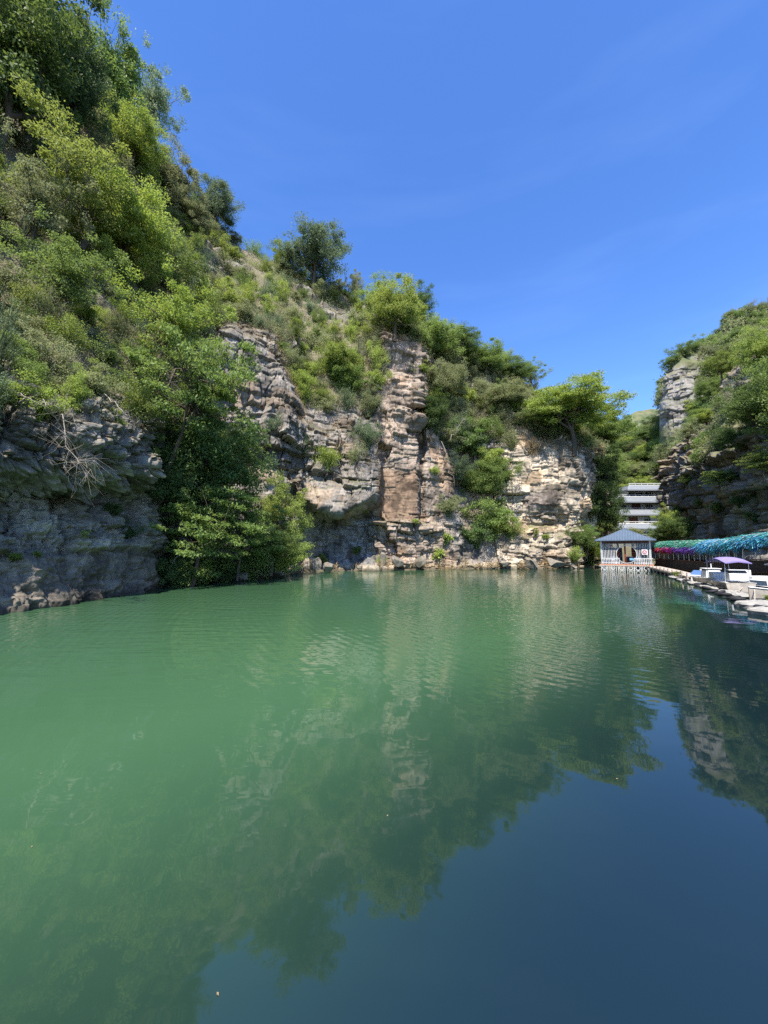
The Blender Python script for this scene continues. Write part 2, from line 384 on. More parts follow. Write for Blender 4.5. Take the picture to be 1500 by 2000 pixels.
D = blk*amp*mass*(1-.6*slab0)*(o1*(1-.5*near)+o2*.9+o3*(.7+.3*near)+but*2.0*(1-near)+crk) + big*(.9*(1-near)+.35*near) + fine*.16*(1+.8*lowr) \
    + near*(1-slope)*.13*(1-2*np.abs(fbm(P, 3.0, 3, 88))) + near*(1-slope)*(1-bould)*(o2*.5+o3*.8)*(1-reces*.3) + bould*(.7*fbm(P, .45, 5, 31)+.3*fine2+.1*(1-2*np.abs(fbm(P, 2.4, 3, 93)))) + reces*(.5*fine2+.22*(1-2*np.abs(fbm(P, 2.1, 4, 19)))+.6*fbm(P*np.array([1.6, 1.6, .35]), .9, 3, 44)) \
    + lowr*.35*fine2
out_ = slope*(sstep(fbm(P, .22, 3, 71), .12, .3))               # outcrops on the slope
D += out_*(o1*.8+o2*.8+.7) + slope*(.7*fbm(P, .35, 4, 77)-.25)
D *= sstep(TT, 0.1, 1.0)*.7+.3
Nh = N0.copy(); Nh[..., 2] *= .35; Nh /= np.linalg.norm(Nh, axis=-1, keepdims=True)
PL = P + Nh*D[..., None]
# colours of the rock itself
def C3(c): return np.array(c)[None, None, :]
def mixc(a, b, f): return a*(1-f[..., None])+b*f[..., None]
colr = np.ones(P.shape)*C3((.245, .215, .18))
colr = mixc(colr, C3((.33, .26, .20)), sstep(KP, 735, 750)*(1-sstep(KP, 860, 900)))
colr = mixc(colr, C3((.49, .40, .29)), sstep(KP, 935, 1010)*(.65+.35*sstep(fbm(P, .25, 3, 91), -.15, .1)))
PXg, PYg, _ = proj(PL); _p, _q = PXg, PYg; PXg = PXg+10*fbm(P, .5, 3, 300); PYg = PYg+14*fbm(P, .5, 3, 301)
slab = sstep(PXg, 738, 744)*(1-sstep(PXg, 815, 820))*sstep(PYg, 905, 925)*(1-sstep(PYg, 1012, 1020))
colr = mixc(colr, C3((.25, .165, .105)), slab*.9)
slab2 = sstep(PXg, 1020, 1026)*(1-sstep(PXg, 1090, 1096))*sstep(PYg, 955, 960)*(1-sstep(PYg, 990, 994))
colr = mixc(colr, C3((.25, .20, .165)), slab2*.8)
PXg, PYg = _p, _q
colr = mixc(colr, C3((.24, .23, .22)), sstep(KP, 560, 590)*(1-sstep(KP, 720, 742))*(1-sstep(TT, 3.2, 3.6))*.8)
colr = mixc(colr, C3((.215, .195, .16)), near*(1-slope))
colr = mixc(colr, C3((.29, .26, .205)), reces); colr = mixc(colr, C3((.17, .145, .11)), bould)
tintv = (.48+.38*q1+.5*q2+.4*q3)*.92
lich = sstep(fbm(P, .55, 4, 55), .08, .28)
colr = colr*tintv[..., None]*(1-.5*lich*(1-.5*near))[..., None]
rust = sstep(fbm(P, .3, 3, 66), .15, .35); colr = mixc(colr, colr*C3((1.12, .96, .80)), rust*(1-near)*.8)
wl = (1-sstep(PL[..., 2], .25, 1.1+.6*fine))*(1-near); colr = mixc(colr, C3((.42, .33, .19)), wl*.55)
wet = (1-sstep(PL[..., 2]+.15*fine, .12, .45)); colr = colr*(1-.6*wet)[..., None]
colr = mixc(colr, C3((.20, .165, .105)), slope*(1-out_)*.8)
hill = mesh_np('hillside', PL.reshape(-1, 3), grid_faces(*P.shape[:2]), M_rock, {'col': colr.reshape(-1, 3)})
tag(hill, 'steep layered rock cliff with overgrown slope rising from the green lake', kind='structure')
GL = dict(P=PL, T=TT, px=PXg, py=PYg, Y=PL[..., 1], K=KP)
# right hillside
def rcol(px, zb, rows, back=(14, 14, -8)):
    w0 = wpt(px, rows[0], zb)
    pts = [np.array(w0)+np.array([0, .3, -3.0]), np.array(w0)]
    for r in rows[1:]: pts.append(np.array(pt(px, r[0], r[1])))
    pts.append(pts[-1]+np.array(back)); return (px, np.stack(pts))
RK = [
 rcol(1302, .5, [76, (1052, 76), (1000, 76), (950, 76), (932, 77), (928, 78), (926, 79), (924, 80)]),
 rcol(1290, .5, [68, (1045, 68), (985, 67.5), (940, 68), (932, 70), (929, 71), (926, 73), (923, 75)]),
 rcol(1306, .5, [64, (1045, 64.5), (985, 64.5), (932, 65), (924, 67), (920, 69), (915, 72), (910, 75)]),
 rcol(1330, .5, [61, (1040, 61.5), (980, 61.2), (925, 61.5), (914, 64), (906, 68), (898, 73), (890, 78)]),
 rcol(1342, .5, [57, (1040, 57), (980, 56), (922, 56.8), (906, 60), (892, 68), (880, 78), (868, 92)]),
 rcol(1380, .5, [51, (1030, 51.5), (980, 51), (928, 51.5), (898, 54), (868, 62), (842, 74), (820, 94)]),
 rcol(1430, .5, [45, (1030, 45), (970, 44.6), (910, 44.8), (870, 47), (825, 56), (785, 68), (752, 88)]),
 rcol(1445, .5, [42, (1030, 42), (960, 41.8), (900, 42), (856, 45), (808, 54), (765, 66), (728, 86)]),
 rcol(1500, .5, [36, (1020, 36.5), (955, 36), (885, 36.3), (838, 39), (770, 49), (712, 60), (668, 82)]),
 rcol(1700, .5, [30, (1000, 30), (900, 30.5), (800, 30.3), (740, 33), (640, 42), (550, 55), (490, 75)]),
 rcol(1950, .5, [26, (1000, 26), (860, 26), (720, 26), (640, 29), (520, 37), (400, 50), (320, 70)]),
]
r0 = RK[-1][1]
RK += [(2300, r0+np.array([2., -14, 0])), (2900, r0+np.array([9., -45, 0]))]
P, T, U, KPX = sheet(RK, [4, 26, 46, 40, 30, 70, 60, 45, 8], 480)
P = smooth_grid(P, 2, 2)
print('right sheet', P.shape)
N0 = normals(P)
if N0[len(U)//2, 60, 0] > 0: N0 = -N0
sR = np.concatenate([[0], np.cumsum(np.linalg.norm(np.diff(P[:, 60, :2], axis=0), axis=1))])
S = np.repeat(sR[:, None], P.shape[1], 1); Z = P[..., 2]; TT = np.repeat(T[None], P.shape[0], 0); KP = np.repeat(KPX[:, None], P.shape[1], 1)
o1, q1 = strata(S, Z, P, 111, 2.2, 1.4); o2, q2 = strata(S, Z, P, 123, .9, .6)
slope = sstep(TT, 4.9, 5.3); out_ = slope*np.maximum(sstep(fbm(P, .13, 3, 171), .05, .2), sstep(fbm(P, .07, 3, 401), .0, .06))
D = (1-slope)*(o1+o2)+fbm(P, .12, 4, 133)*2.0+fbm(P, .9, 3, 138)*.3+out_*(o1+o2+1.0)
Nh = N0.copy(); Nh[..., 2] *= .35; Nh /= np.linalg.norm(Nh, axis=-1, keepdims=True)
PR = P+Nh*D[..., None]
colr = np.ones(P.shape)*C3((.25, .225, .19))*(.6+.4*q1+.4*q2)[..., None]*(1-.4*sstep(fbm(P, .3, 4, 155), 0, .2))[..., None]
colr = mixc(colr, C3((.36, .27, .19))*(.7+.6*q2)[..., None], out_*.9)
colr = mixc(colr, C3((.16, .14, .085)), slope*(1-out_)*.85)
hr = mesh_np('hillside', PR.reshape(-1, 3), grid_faces(*P.shape[:2]), M_rock, {'col': colr.reshape(-1, 3)})
tag(hr, 'shaded rock wall and overgrown slope behind the covered walkway', kind='structure')
a, b, _ = proj(PR); GR = dict(P=PR, T=TT, px=a, py=b, Y=PR[..., 1], K=KP)
# headland behind, valley slope and distant hill
def farsheet(name, keys, rows, ppm, seed, rock, soil, amp, label, rockfac):
    P, T, U, KPX = sheet(keys, rows, ppm)
    P = smooth_grid(P, 2, 1); N0 = normals(P)
    if N0[len(U)//2, sum(rows)//2, 1] > 0: N0 = -N0
    s_ = np.concatenate([[0], np.cumsum(np.linalg.norm(np.diff(P[:, sum(rows)//2, :2], axis=0), axis=1))])
    S = np.repeat(s_[:, None], P.shape[1], 1)
    o1, q1 = strata(S, P[..., 2]*1.0, P, seed, 4.5*amp, 2.6*amp); o2, q2 = strata(S, P[..., 2], P, seed+5, 1.6*amp, 1.0*amp)
    rk = rockfac(P, KPX, np.repeat(T[None], P.shape[0], 0))
    D = rk*(o1+o2)+fbm(P, .06/amp, 4, seed)*3.5*amp+fbm(P, .4/amp, 3, seed+2)*.8*amp
    D = D*sstep(U, 1.0, 2.2)[:, None]
    PP = P+N0*D[..., None]*np.array([1, 1, .4])
    c = mixc(np.ones(P.shape)*C3(soil), C3(rock)*(.55+.5*q1+.4*q2)[..., None], rk)*(1-.35*sstep(fbm(P, .12, 3, seed+8), 0, .2))[..., None]
    o = mesh_np(name, PP.reshape(-1, 3), grid_faces(*P.shape[:2]), M_farrock, {'col': c.reshape(-1, 3)})
    tag(o, label, kind='structure')
    a, b, _ = proj(PP); return dict(P=PP, T=np.repeat(T[None], P.shape[0], 0), px=a, py=b, Y=PP[..., 1], K=np.repeat(KPX[:, None], P.shape[1], 1))
def fcol(px, rows, back): p_ = [np.array(pt(px, *r)) for r in rows]; p_.append(p_[-1]+np.array(back)); return (px, np.stack(p_))
HK = [fcol(1296, [(860, 175), (800, 175), (770, 175), (748, 178)], (22, 20, -12)),
      fcol(1288, [(870, 128), (840, 128), (812, 128), (792, 130)], (22, 20, -12)),
      fcol(1293, [(870, 125), (820, 125), (780, 126), (758, 128)], (22, 20, -12)),
      fcol(1302, [(870, 122), (800, 123), (750, 125), (728, 128)], (22, 20, -12)),
      fcol(1315, [(870, 120), (795, 122), (735, 124), (706, 128)], (22, 20, -12)),
      fcol(1330, [(860, 119), (790, 121), (720, 124), (693, 128)], (22, 20, -12)),
      fcol(1375, [(850, 116), (780, 120), (700, 127), (672, 134)], (22, 20, -12)),
      fcol(1416, [(840, 116), (760, 122), (680, 130), (654, 138)], (22, 20, -12)),
      fcol(1424, [(840, 114), (740, 120), (650, 131), (622, 135)], (22, 20, -12)),
      fcol(1450, [(830, 112), (720, 118), (640, 130), (603, 136)], (22, 20, -12)),
      fcol(1500, [(820, 110), (700, 118), (635, 132), (598, 140)], (22, 20, -12)),
      fcol(1640, [(800, 110), (680, 120), (600, 132), (560, 150)], (22, 20, -12))]
GH = farsheet('hillside', HK, [50, 80, 50, 8], 600, 201, (.27, .245, .22), (.13, .135, .06), .8, 'rocky headland crag standing far behind the right slope',
     lambda P, K, T: np.clip(sstep(fbm(P, .05, 3, 9), -.25, .0)*np.where((K[:, None] < 1400) | ((K[:, None] > 1418) & (K[:, None] < 1470) & (T > 1.6)), 1, .35)*(1-.9*sstep(T, 2.85, 3.0)), 0, 1))
VK = [fcol(1040, [(1080, 108), (1020, 112), (900, 150), (850, 200), (830, 260)], (26, 30, -16)),
      fcol(1160, [(1080, 112), (1020, 116), (925, 150), (880, 200), (856, 260)], (26, 30, -16)),
      fcol(1230, [(1075, 114), (1000, 120), (915, 150), (872, 190), (850, 240)], (26, 30, -16)),
      fcol(1290, [(1075, 112), (990, 118), (905, 135), (866, 152), (840, 176)], (26, 30, -16)),
      fcol(1350, [(1075, 104), (980, 108), (900, 114), (855, 118), (815, 121)], (26, 30, -16)),
      fcol(1450, [(1075, 98), (980, 100), (880, 104), (830, 107), (780, 111)], (26, 30, -16))]
GV = farsheet('hillside', VK, [20, 50, 40, 40, 6], 300, 231, (.3, .25, .2), (.07, .09, .03), 1.0, 'wooded valley slope behind the white hotel building', lambda P, K, T: .25*sstep(fbm(P, .05, 3, 5), .2, .35))
DK = [fcol(1100, [(1000, 520), (870, 540), (850, 560)], (0, 60, -20)), fcol(1215, [(980, 520), (850, 540), (820, 560)], (0, 60, -20)),
      fcol(1243, [(980, 520), (840, 540), (803, 560)], (0, 60, -20)), fcol(1285, [(980, 520), (840, 540), (799, 560)], (0, 60, -20)),
      fcol(1400, [(980, 520), (840, 540), (790, 560)], (0, 60, -20))]
farsheet('distant_hill', DK, [30, 60, 6], 300, 251, (.34, .3, .25), (.15, .17, .09), 2.2, 'small distant hill at the end of the valley', lambda P, K, T: .6*sstep(fbm(P, .02, 3, 5), -.05, .1))
# ------------------------------------------------------------------ ground and water
nx = 90; gx = np.linspace(-8, 70, nx); gy = np.linspace(30, 128, 110)
X, Yg = np.meshgrid(gx, gy, indexing='ij')
G = np.stack([X, Yg, np.zeros_like(X)], -1)
shore = 53.5 - 1.2*np.clip((X-33), 0, 4)*2.2 - 30*sstep(X, 33.5, 42)
zg = -2.2+3.0*sstep(Yg-shore, -2.0, 3.0)+5.2*sstep(Yg, 70, 96)
G[..., 2] = zg+.25*fbm(G, .4, 4, 4)
M_ground = plain('bank_soil', (.13, .12, .07), .95, scale=1.2, bump=.6, var=.5)
tag(mesh_np('ground', G.reshape(-1, 3), grid_faces(nx, 110), M_ground), 'earth bank at the head of the lake', kind='structure')
bigm = MB(); bigm.box((0, 0, -3.4), (3000, 3000, .4)); tag(bigm.build('lake_bed', M_ground), 'ground and lake bed reaching to the horizon', kind='structure')
m, n, l, b = newmat('lake_water'); n.remove(b)
tcw = n.new('ShaderNodeTexCoord'); sp = n.new('ShaderNodeSeparateXYZ'); l.new(tcw.outputs['Object'], sp.inputs[0])
def math_(op, a, b_=None, c=None):
    t = n.new('ShaderNodeMath'); t.operation = op
    for i, v in enumerate((a, b_, c)):
        if v is None: continue
        if isinstance(v, (int, float)): t.inputs[i].default_value = v
        else: l.new(v, t.inputs[i])
    return t.outputs[0]
def rng_(src, a, b_, c, d, smooth=True):
    t = n.new('ShaderNodeMapRange'); t.interpolation_type = 'SMOOTHSTEP' if smooth else 'LINEAR'
    for i, v in zip((1, 2, 3, 4), (a, b_, c, d)): t.inputs[i].default_value = v
    l.new(src, t.inputs[0]); return t.outputs[0]
# murky body; its lit left and dim right are painted into the colour
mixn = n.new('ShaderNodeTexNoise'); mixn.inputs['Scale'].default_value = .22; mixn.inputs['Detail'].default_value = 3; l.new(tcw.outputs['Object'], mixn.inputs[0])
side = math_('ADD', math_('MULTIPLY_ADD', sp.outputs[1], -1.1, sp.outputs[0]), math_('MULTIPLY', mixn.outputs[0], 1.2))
body_lit = rng_(side, -9.0, -.6, 1, 0)
body_lit = math_('MULTIPLY', body_lit, rng_(sp.outputs[0], 2, 20, 1, .35))
cm = n.new('ShaderNodeMixRGB'); cm.inputs[1].default_value = (.006, .016, .018, 1); cm.inputs[2].default_value = (.049, .115, .054, 1); l.new(body_lit, cm.inputs[0])
def wv(scale, sc3, det, dist, rot=0):
    mp = n.new('ShaderNodeMapping'); mp.inputs['Scale'].default_value = sc3; mp.inputs['Rotation'].default_value = (0, 0, rot); l.new(tcw.outputs['Object'], mp.inputs[0])
    t = n.new('ShaderNodeTexNoise'); t.inputs['Scale'].default_value = scale; t.inputs['Detail'].default_value = det; t.inputs['Distortion'].default_value = dist
    l.new(mp.outputs[0], t.inputs[0]); return t.outputs[0]
w1 = wv(3.4, (.28, 1, 1), 2, .3, -.25); w2 = wv(2.2, (.3, 1, 1), 2, .5, .5); w3 = wv(.5, (.6, 1, 1), 2, .2, .1)
rip = n.new('ShaderNodeTexWave'); rip.wave_type = 'RINGS'; rip.rings_direction = 'Z'; rip.inputs['Scale'].default_value = 1.1; rip.inputs['Distortion'].default_value = 2.5; rip.inputs['Detail'].default_value = 2
mpr = n.new('ShaderNodeMapping'); mpr.inputs['Location'].default_value = (-19, -24, 0); l.new(tcw.outputs['Object'], mpr.inputs[0]); l.new(mpr.outputs[0], rip.inputs[0])
patch = wv(.12, (1, .5, 1), 2, .5, .3)
act = math_('MULTIPLY', rng_(patch, .38, .6, .25, 1), rng_(sp.outputs[1], 5.5, 10, .10, 1))
act = math_('MULTIPLY', act, rng_(sp.outputs[1], 30, 46, 1, .35))
act = math_('MULTIPLY', act, rng_(math_('MULTIPLY_ADD', sp.outputs[1], -.72, sp.outputs[0]), -1.2, 1.0, 1, .16))
hgt = math_('ADD', math_('MULTIPLY', w1, .5), math_('MULTIPLY', w2, .5))
hgt = math_('ADD', math_('MULTIPLY', hgt, act), math_('MULTIPLY', math_('MULTIPLY', rip.outputs[0], .14), act))
hgt = math_('ADD', hgt, math_('MULTIPLY', w3, .25))
bp = n.new('ShaderNodeBump'); bp.inputs['Strength'].default_value = .5; bp.inputs['Distance'].default_value = .085; l.new(hgt, bp.inputs['Height'])
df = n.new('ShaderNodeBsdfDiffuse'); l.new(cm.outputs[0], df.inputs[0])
gl = n.new('ShaderNodeBsdfGlossy'); gl.inputs['Roughness'].default_value = .02; l.new(bp.outputs[0], gl.inputs['Normal'])
fr = n.new('ShaderNodeFresnel'); fr.inputs['IOR'].default_value = 1.85; l.new(bp.outputs[0], fr.inputs['Normal'])
ms = n.new('ShaderNodeMixShader'); l.new(fr.outputs[0], ms.inputs[0]); l.new(df.outputs[0], ms.inputs[1]); l.new(gl.outputs[0], ms.inputs[2])
l.new(ms.outputs[0], n['Material Output'].inputs[0])
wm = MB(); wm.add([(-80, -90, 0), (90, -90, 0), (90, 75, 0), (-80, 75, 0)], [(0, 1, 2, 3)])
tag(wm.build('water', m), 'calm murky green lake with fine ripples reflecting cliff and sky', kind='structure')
#PART2
# ------------------------------------------------------------------ plants
def np_tube(pts, r0, r1, n=5):
    pts = np.array(pts, float); N = len(pts); V = []; F = []
    x = None
    for i in range(N):
        d = pts[min(i+1, N-1)]-pts[max(i-1, 0)]; d /= np.linalg.norm(d)+1e-9
        if x is None: x = np.cross(d, [0.3, .9, .2] if abs(d[2]) > .8 else [0, 0, 1.])
        x = x-d*np.dot(x, d); x /= np.linalg.norm(x)+1e-9; y = np.cross(d, x); r = r0+(r1-r0)*i/(N-1)
        for k in range(n):
            a = 2*math.pi*k/n; V.append(pts[i]+(x*math.cos(a)+y*math.sin(a))*r)
    for i in range(N-1):
        for k in range(n):
            k2 = (k+1) % n; F.append((i*n+k, i*n+k2, (i+1)*n+k2, (i+1)*n+k))
    return np.array(V), np.array(F)
class NB:
    def __init__(s): s.V = []; s.F = []; s.n = 0
    def add(s, V, F): s.V.append(V); s.F.append(F+s.n); s.n += len(V)
    def get(s): return np.concatenate(s.V), np.concatenate(s.F)
def leaves(rng, cen, out, L, Wd, up=.55, droop=.25):
    "one folded leaf at each point of cen: 4-point blades; out = outward directions"
    n = len(cen)
    d = out*.6+rng.normal(size=(n, 3))*.75; d[:, 2] -= droop; d /= np.linalg.norm(d, axis=1, keepdims=True)
    nr = rng.normal(size=(n, 3))*.55+out*.25; nr[:, 2] += up; s = np.cross(d, nr); s /= np.linalg.norm(s, axis=1, keepdims=True)+1e-9
    sz = rng.uniform(.6, 1.25, (n, 1)); l = L*sz; w_ = Wd*sz
    V = np.stack([cen, cen+d*l*.5+s*w_*.5, cen+d*l, cen+d*l*.5-s*w_*.5], 1).reshape(-1, 3)
    F = np.arange(n*4).reshape(n, 4); t = np.repeat(rng.rand(n), 4)
    return V, F, t
def crown(rng, R, zc, ncl, nl, L, Wd, clr, flat=.6, lump=.35, shell=.45, up=.55, droop=.25, base=None, layered=False):
    "leaf clumps spread through an uneven crown; returns leaves, clump centres"
    R = np.array(R, float)
    dd = rng.normal(size=(ncl, 3)); dd /= np.linalg.norm(dd, axis=1, keepdims=True)
    rr = rng.rand(ncl)**shell
    bump = 1+lump*noise(dd*1.7, 1.0, int(rng.randint(1000)))*1.6
    C = dd*rr[:, None]*bump[:, None]*R
    if layered: C[:, 2] = np.round(C[:, 2]/(R[2]*.38))*R[2]*.38+rng.normal(size=ncl)*R[2]*.11
    C[:, 2] += zc
    C = C[C[:, 2] > zc-R[2]*.85]
    wt = rng.uniform(.4, 1.6, len(C)); idx = rng.choice(len(C), nl, p=wt/wt.sum())
    g = rng.normal(size=(nl, 3)); g /= np.linalg.norm(g, axis=1, keepdims=True); g *= (rng.rand(nl, 1)**.5)
    cs = (clr*rng.uniform(.6, 1.4, len(C)))[idx][:, None]
    cen = C[idx]+g*cs*np.array([1, 1, flat])
    out = cen-np.array([0, 0, zc-R[2]*.3]); out /= np.linalg.norm(out, axis=1, keepdims=True)+1e-9
    V, F, t = leaves(rng, cen, out, L, Wd, up, droop)
    ct = np.repeat(np.clip(rng.normal(.5, .22, len(C))[idx], 0, 1), 4)
    return V, F, np.clip(.45*t+.55*ct, 0, 1), C
def limbs(rng, C, zb, zc, r, nmain=5, twig=.012, lean=(0, 0), maxn=60):
    nb = NB(); base = np.array([0, 0, -.4]); fork = np.array([lean[0]*.4, lean[1]*.4, zb])
    mid = (base+fork)/2+rng.normal(size=3)*np.array([.08, .08, 0])*zb
    nb.add(*np_tube([base, mid, fork], r, r*.75, 7))
    order = rng.permutation(len(C))[:maxn]; mains = []
    for i in order[:nmain]:
        tgt = C[i]*np.array([.6, .6, 1])*.8+fork*.2; m = (fork+tgt)/2+rng.normal(size=3)*.12*np.linalg.norm(tgt-fork)
        nb.add(*np_tube([fork, m, tgt], r*.62, r*.22, 5)); mains.append((m, tgt))
    for i in order[nmain:]:
        m, tg = mains[rng.randint(len(mains))]; f = rng.rand(); st = m*(1-f)+tg*f
        md = (st+C[i])/2+rng.normal(size=3)*.1*np.linalg.norm(C[i]-st)
        nb.add(*np_tube([st, md, C[i]], max(r*.2, twig*1.6), twig*.6, 4))
    return nb.get()
PROTO = {}
def get_tree(kind, var):
    k = (kind, var)
    if k in PROTO: return PROTO[k]
    rng = np.random.RandomState(hash_(kind)+var*37)
    if kind == 'round':    V, F, t, C = crown(rng, (2.6, 2.6, 2.3), 3.6, 170, 34000, .135, .062, .52, flat=.7); tr = limbs(rng, C, 1.6, 3.6, .17)
    elif kind == 'tall':   V, F, t, C = crown(rng, (1.9, 1.9, 3.1), 4.2, 150, 28000, .15, .065, .48, flat=.8, lump=.32, shell=.6, droop=.6); tr = limbs(rng, C, 1.9, 4.2, .15)
    elif kind == 'dome':   V, F, t, C = crown(rng, (4.2, 4.2, 2.1), 4.6, 330, 66000, .17, .075, .68, flat=.36, lump=.3, layered=True, up=.9, droop=.05); tr = limbs(rng, C, 2.2, 4.6, .24, 7, maxn=110)
    elif kind == 'layer':  V, F, t, C = crown(rng, (2.6, 2.6, 2.2), 3.4, 150, 20000, .16, .07, .5, flat=.3, lump=.4, layered=True, up=1.0, droop=.2); tr = limbs(rng, C, 1.4, 3.4, .13, 6, maxn=80)
    elif kind == 'open':   V, F, t, C = crown(rng, (2.4, 2.4, 2.5), 3.6, 110, 15000, .15, .06, .48, flat=.7, lump=.38, shell=.6, droop=.6); tr = limbs(rng, C, 1.5, 3.6, .14)
    co = mesh_np('crown', V, F, LM['mid'], {'tint': t}); cm_ = co.data; bpy.data.objects.remove(co)
    tv, tf = tr; to = mesh_np('trunk', tv, tf, M_bark); tm = to.data; bpy.data.objects.remove(to)
    PROTO[k] = (cm_, tm, np.percentile(V[:, 2], 98.5), np.percentile(np.abs(V[:, 0]), 96)); return PROTO[k]
def hash_(s): return sum(ord(c)*(i+3) for i, c in enumerate(s)) % 9000
MATCACHE = {}
def with_mat(me, mats):
    k = (me.name, tuple(m_.name for m_ in mats))
    if k not in MATCACHE:
        c = me.copy(); c.materials.clear()
        for m_ in mats: c.materials.append(m_)
        MATCACHE[k] = c
    return MATCACHE[k]
def get_shrub(kind, var):
    k = ('s'+kind, var)
    if k in PROTO: return PROTO[k]
    rng = np.random.RandomState(hash_(kind)+var*71)
    if kind == 'bush':   V, F, t, C = crown(rng, (1.15, 1.15, .85), .75, 50, 8000, .10, .048, .34, lump=.45)
    elif kind == 'fine': V, F, t, C = crown(rng, (1.2, 1.2, .9), .8, 60, 6500, .085, .035, .34, flat=.8, lump=.4, shell=.6)
    elif kind == 'wisp': V, F, t, C = crown(rng, (1.25, 1.25, 1.1), .95, 46, 2300, .085, .04, .30, flat=.9, lump=.6, shell=.7)
    elif kind == 'upright': V, F, t, C = crown(rng, (.85, .85, 1.5), 1.45, 50, 5200, .12, .045, .30, flat=1.1, lump=.5, shell=.6, up=.25, droop=-.3)
    elif kind == 'bigleaf': V, F, t, C = crown(rng, (.8, .8, .6), .55, 20, 420, .24, .20, .3, lump=.4, up=.8)
    elif kind == 'hang': V, F, t, C = crown(rng, (.9, .9, 1.2), -.3, 50, 4200, .12, .055, .3, flat=1.2, lump=.5, droop=.9)
    nb = NB(); ns = {'wisp': 9, 'fine': 6}.get(kind, 5)
    for i in range(len(C)):
        b = np.array([rng.normal()*.10, rng.normal()*.10, -.35]); st = b*.6+C[i]*.25*rng.uniform(.4, 1.2)
        nb.add(*np_tube([b, st, (st+C[i])/2+rng.normal(size=3)*.09, C[i]], .022 if i % 4 else .035, .006, 3))
        if kind == 'wisp':
            for _ in range(5):
                e = C[i]+rng.normal(size=3)*np.array([.33, .33, .35]); nb.add(*np_tube([(st+C[i])/2, (C[i]+e)/2, e], .010, .004, 3))
    tv, tf = nb.get(); n0 = len(V)
    V2 = np.concatenate([V, tv]); F2 = np.concatenate([F, tf+n0])
    o = mesh_np('shrub', V2, F2, LM['mid'], {'tint': np.concatenate([t, np.full(len(tv), .5)])})
    me = o.data; mi = np.zeros(len(F2), np.int32); mi[len(F):] = 1; me.materials.append(M_gtwig); me.polygons.foreach_set('material_index', mi)
    bpy.data.objects.remove(o); PROTO[k] = (me, V2[:, 2].max()); return PROTO[k]
GRIDS = {}
def prep(g, st=2):
    return {k: g[k][::st, ::st].reshape((-1, 3) if k == 'P' else -1) for k in ('P', 'px', 'py', 'Y', 'T', 'K')}
QL, QR, QV, QH = prep(GL), prep(GR, 1), prep(GV, 1), prep(GH, 1)
def surf_at(px, py, q=None, rad=5):
    best = None
    for Q in ((q,) if q else (QL, QR, QV, QH)):
        d = (Q['px']-px)**2+(Q['py']-py)**2; m_ = (d < rad*rad) & (Q['Y'] > 1)
        if m_.any():
            i = np.where(m_)[0][np.argmin(Q['Y'][m_])]
            if best is None or Q['Y'][i] < best[1]: best = (Q['P'][i], Q['Y'][i])
        elif q is not None:
            i = np.argmin(d); best = (Q['P'][i], Q['Y'][i])
    return best
RNG = random.Random(7)
def tree_at(P, h, wd, kind, leaf, label, group=None, var=0, lean=0, cat='tree', name='tree', rz=None):
    cm_, tm, ph, pw = get_tree(kind, var); s = h/ph; sw = wd/(2*pw)
    r = empty(name, (P[0], P[1], P[2]-.15), RNG.random()*6.28 if rz is None else rz, label, cat, group); r.scale = (sw, sw, s)
    r.rotation_euler[0] = RNG.uniform(-.06, .06); r.rotation_euler[1] = lean
    c = bpy.data.objects.new('crown', with_mat(cm_, [LM[leaf]])); COL.objects.link(c); c.parent = r
    t = bpy.data.objects.new('trunk', tm); COL.objects.link(t); t.parent = r
    return r
def tree_px(px, pyb, hpx, wpx, kind, leaf, label, q=None, Y=None, **k):
    if Y is None: P_, Yd = surf_at(px, pyb, q, 6) or (np.array(pt(px, pyb, 55)), 55)
    else: P_ = np.array(pt(px, pyb, Y)); Yd = Y
    # height seen in pixels at that depth (perspective stretch near the picture's edges included)
    a = np.array([P_]); top = P_+np.array([0, 0, 1.0]); p0 = proj(a)[1][0]; p1 = proj(np.array([top]))[1][0]; per_m = max(p0-p1, 1)
    return tree_at(P_, hpx/per_m, wpx/750*Yd*.95, kind, leaf, label, **k)
def shrub_at(P, size, kind, leaf, label, group=None, var=0, hs=1.0, name='shrub', cat='shrub', twig=None):
    me, ph = get_shrub(kind, var)
    o = bpy.data.objects.new(name, with_mat(me, [LM[leaf], twig or M_gtwig])); COL.objects.link(o)
    o.location = (P[0], P[1], P[2]-.1*size); o.rotation_euler = (RNG.uniform(-.2, .2), RNG.uniform(-.2, .2), RNG.random()*6.28)
    o.scale = (size, size, size*hs); return tag(o, label, cat, group)
def shrub_px(px, py, rpx, kind, leaf, label, q=None, **k):
    r = surf_at(px, py, q, 6)
    if r is None: return
    k.setdefault('var', 0); return shrub_at(r[0], rpx/750*r[1]*.85, kind, leaf, label, **k)
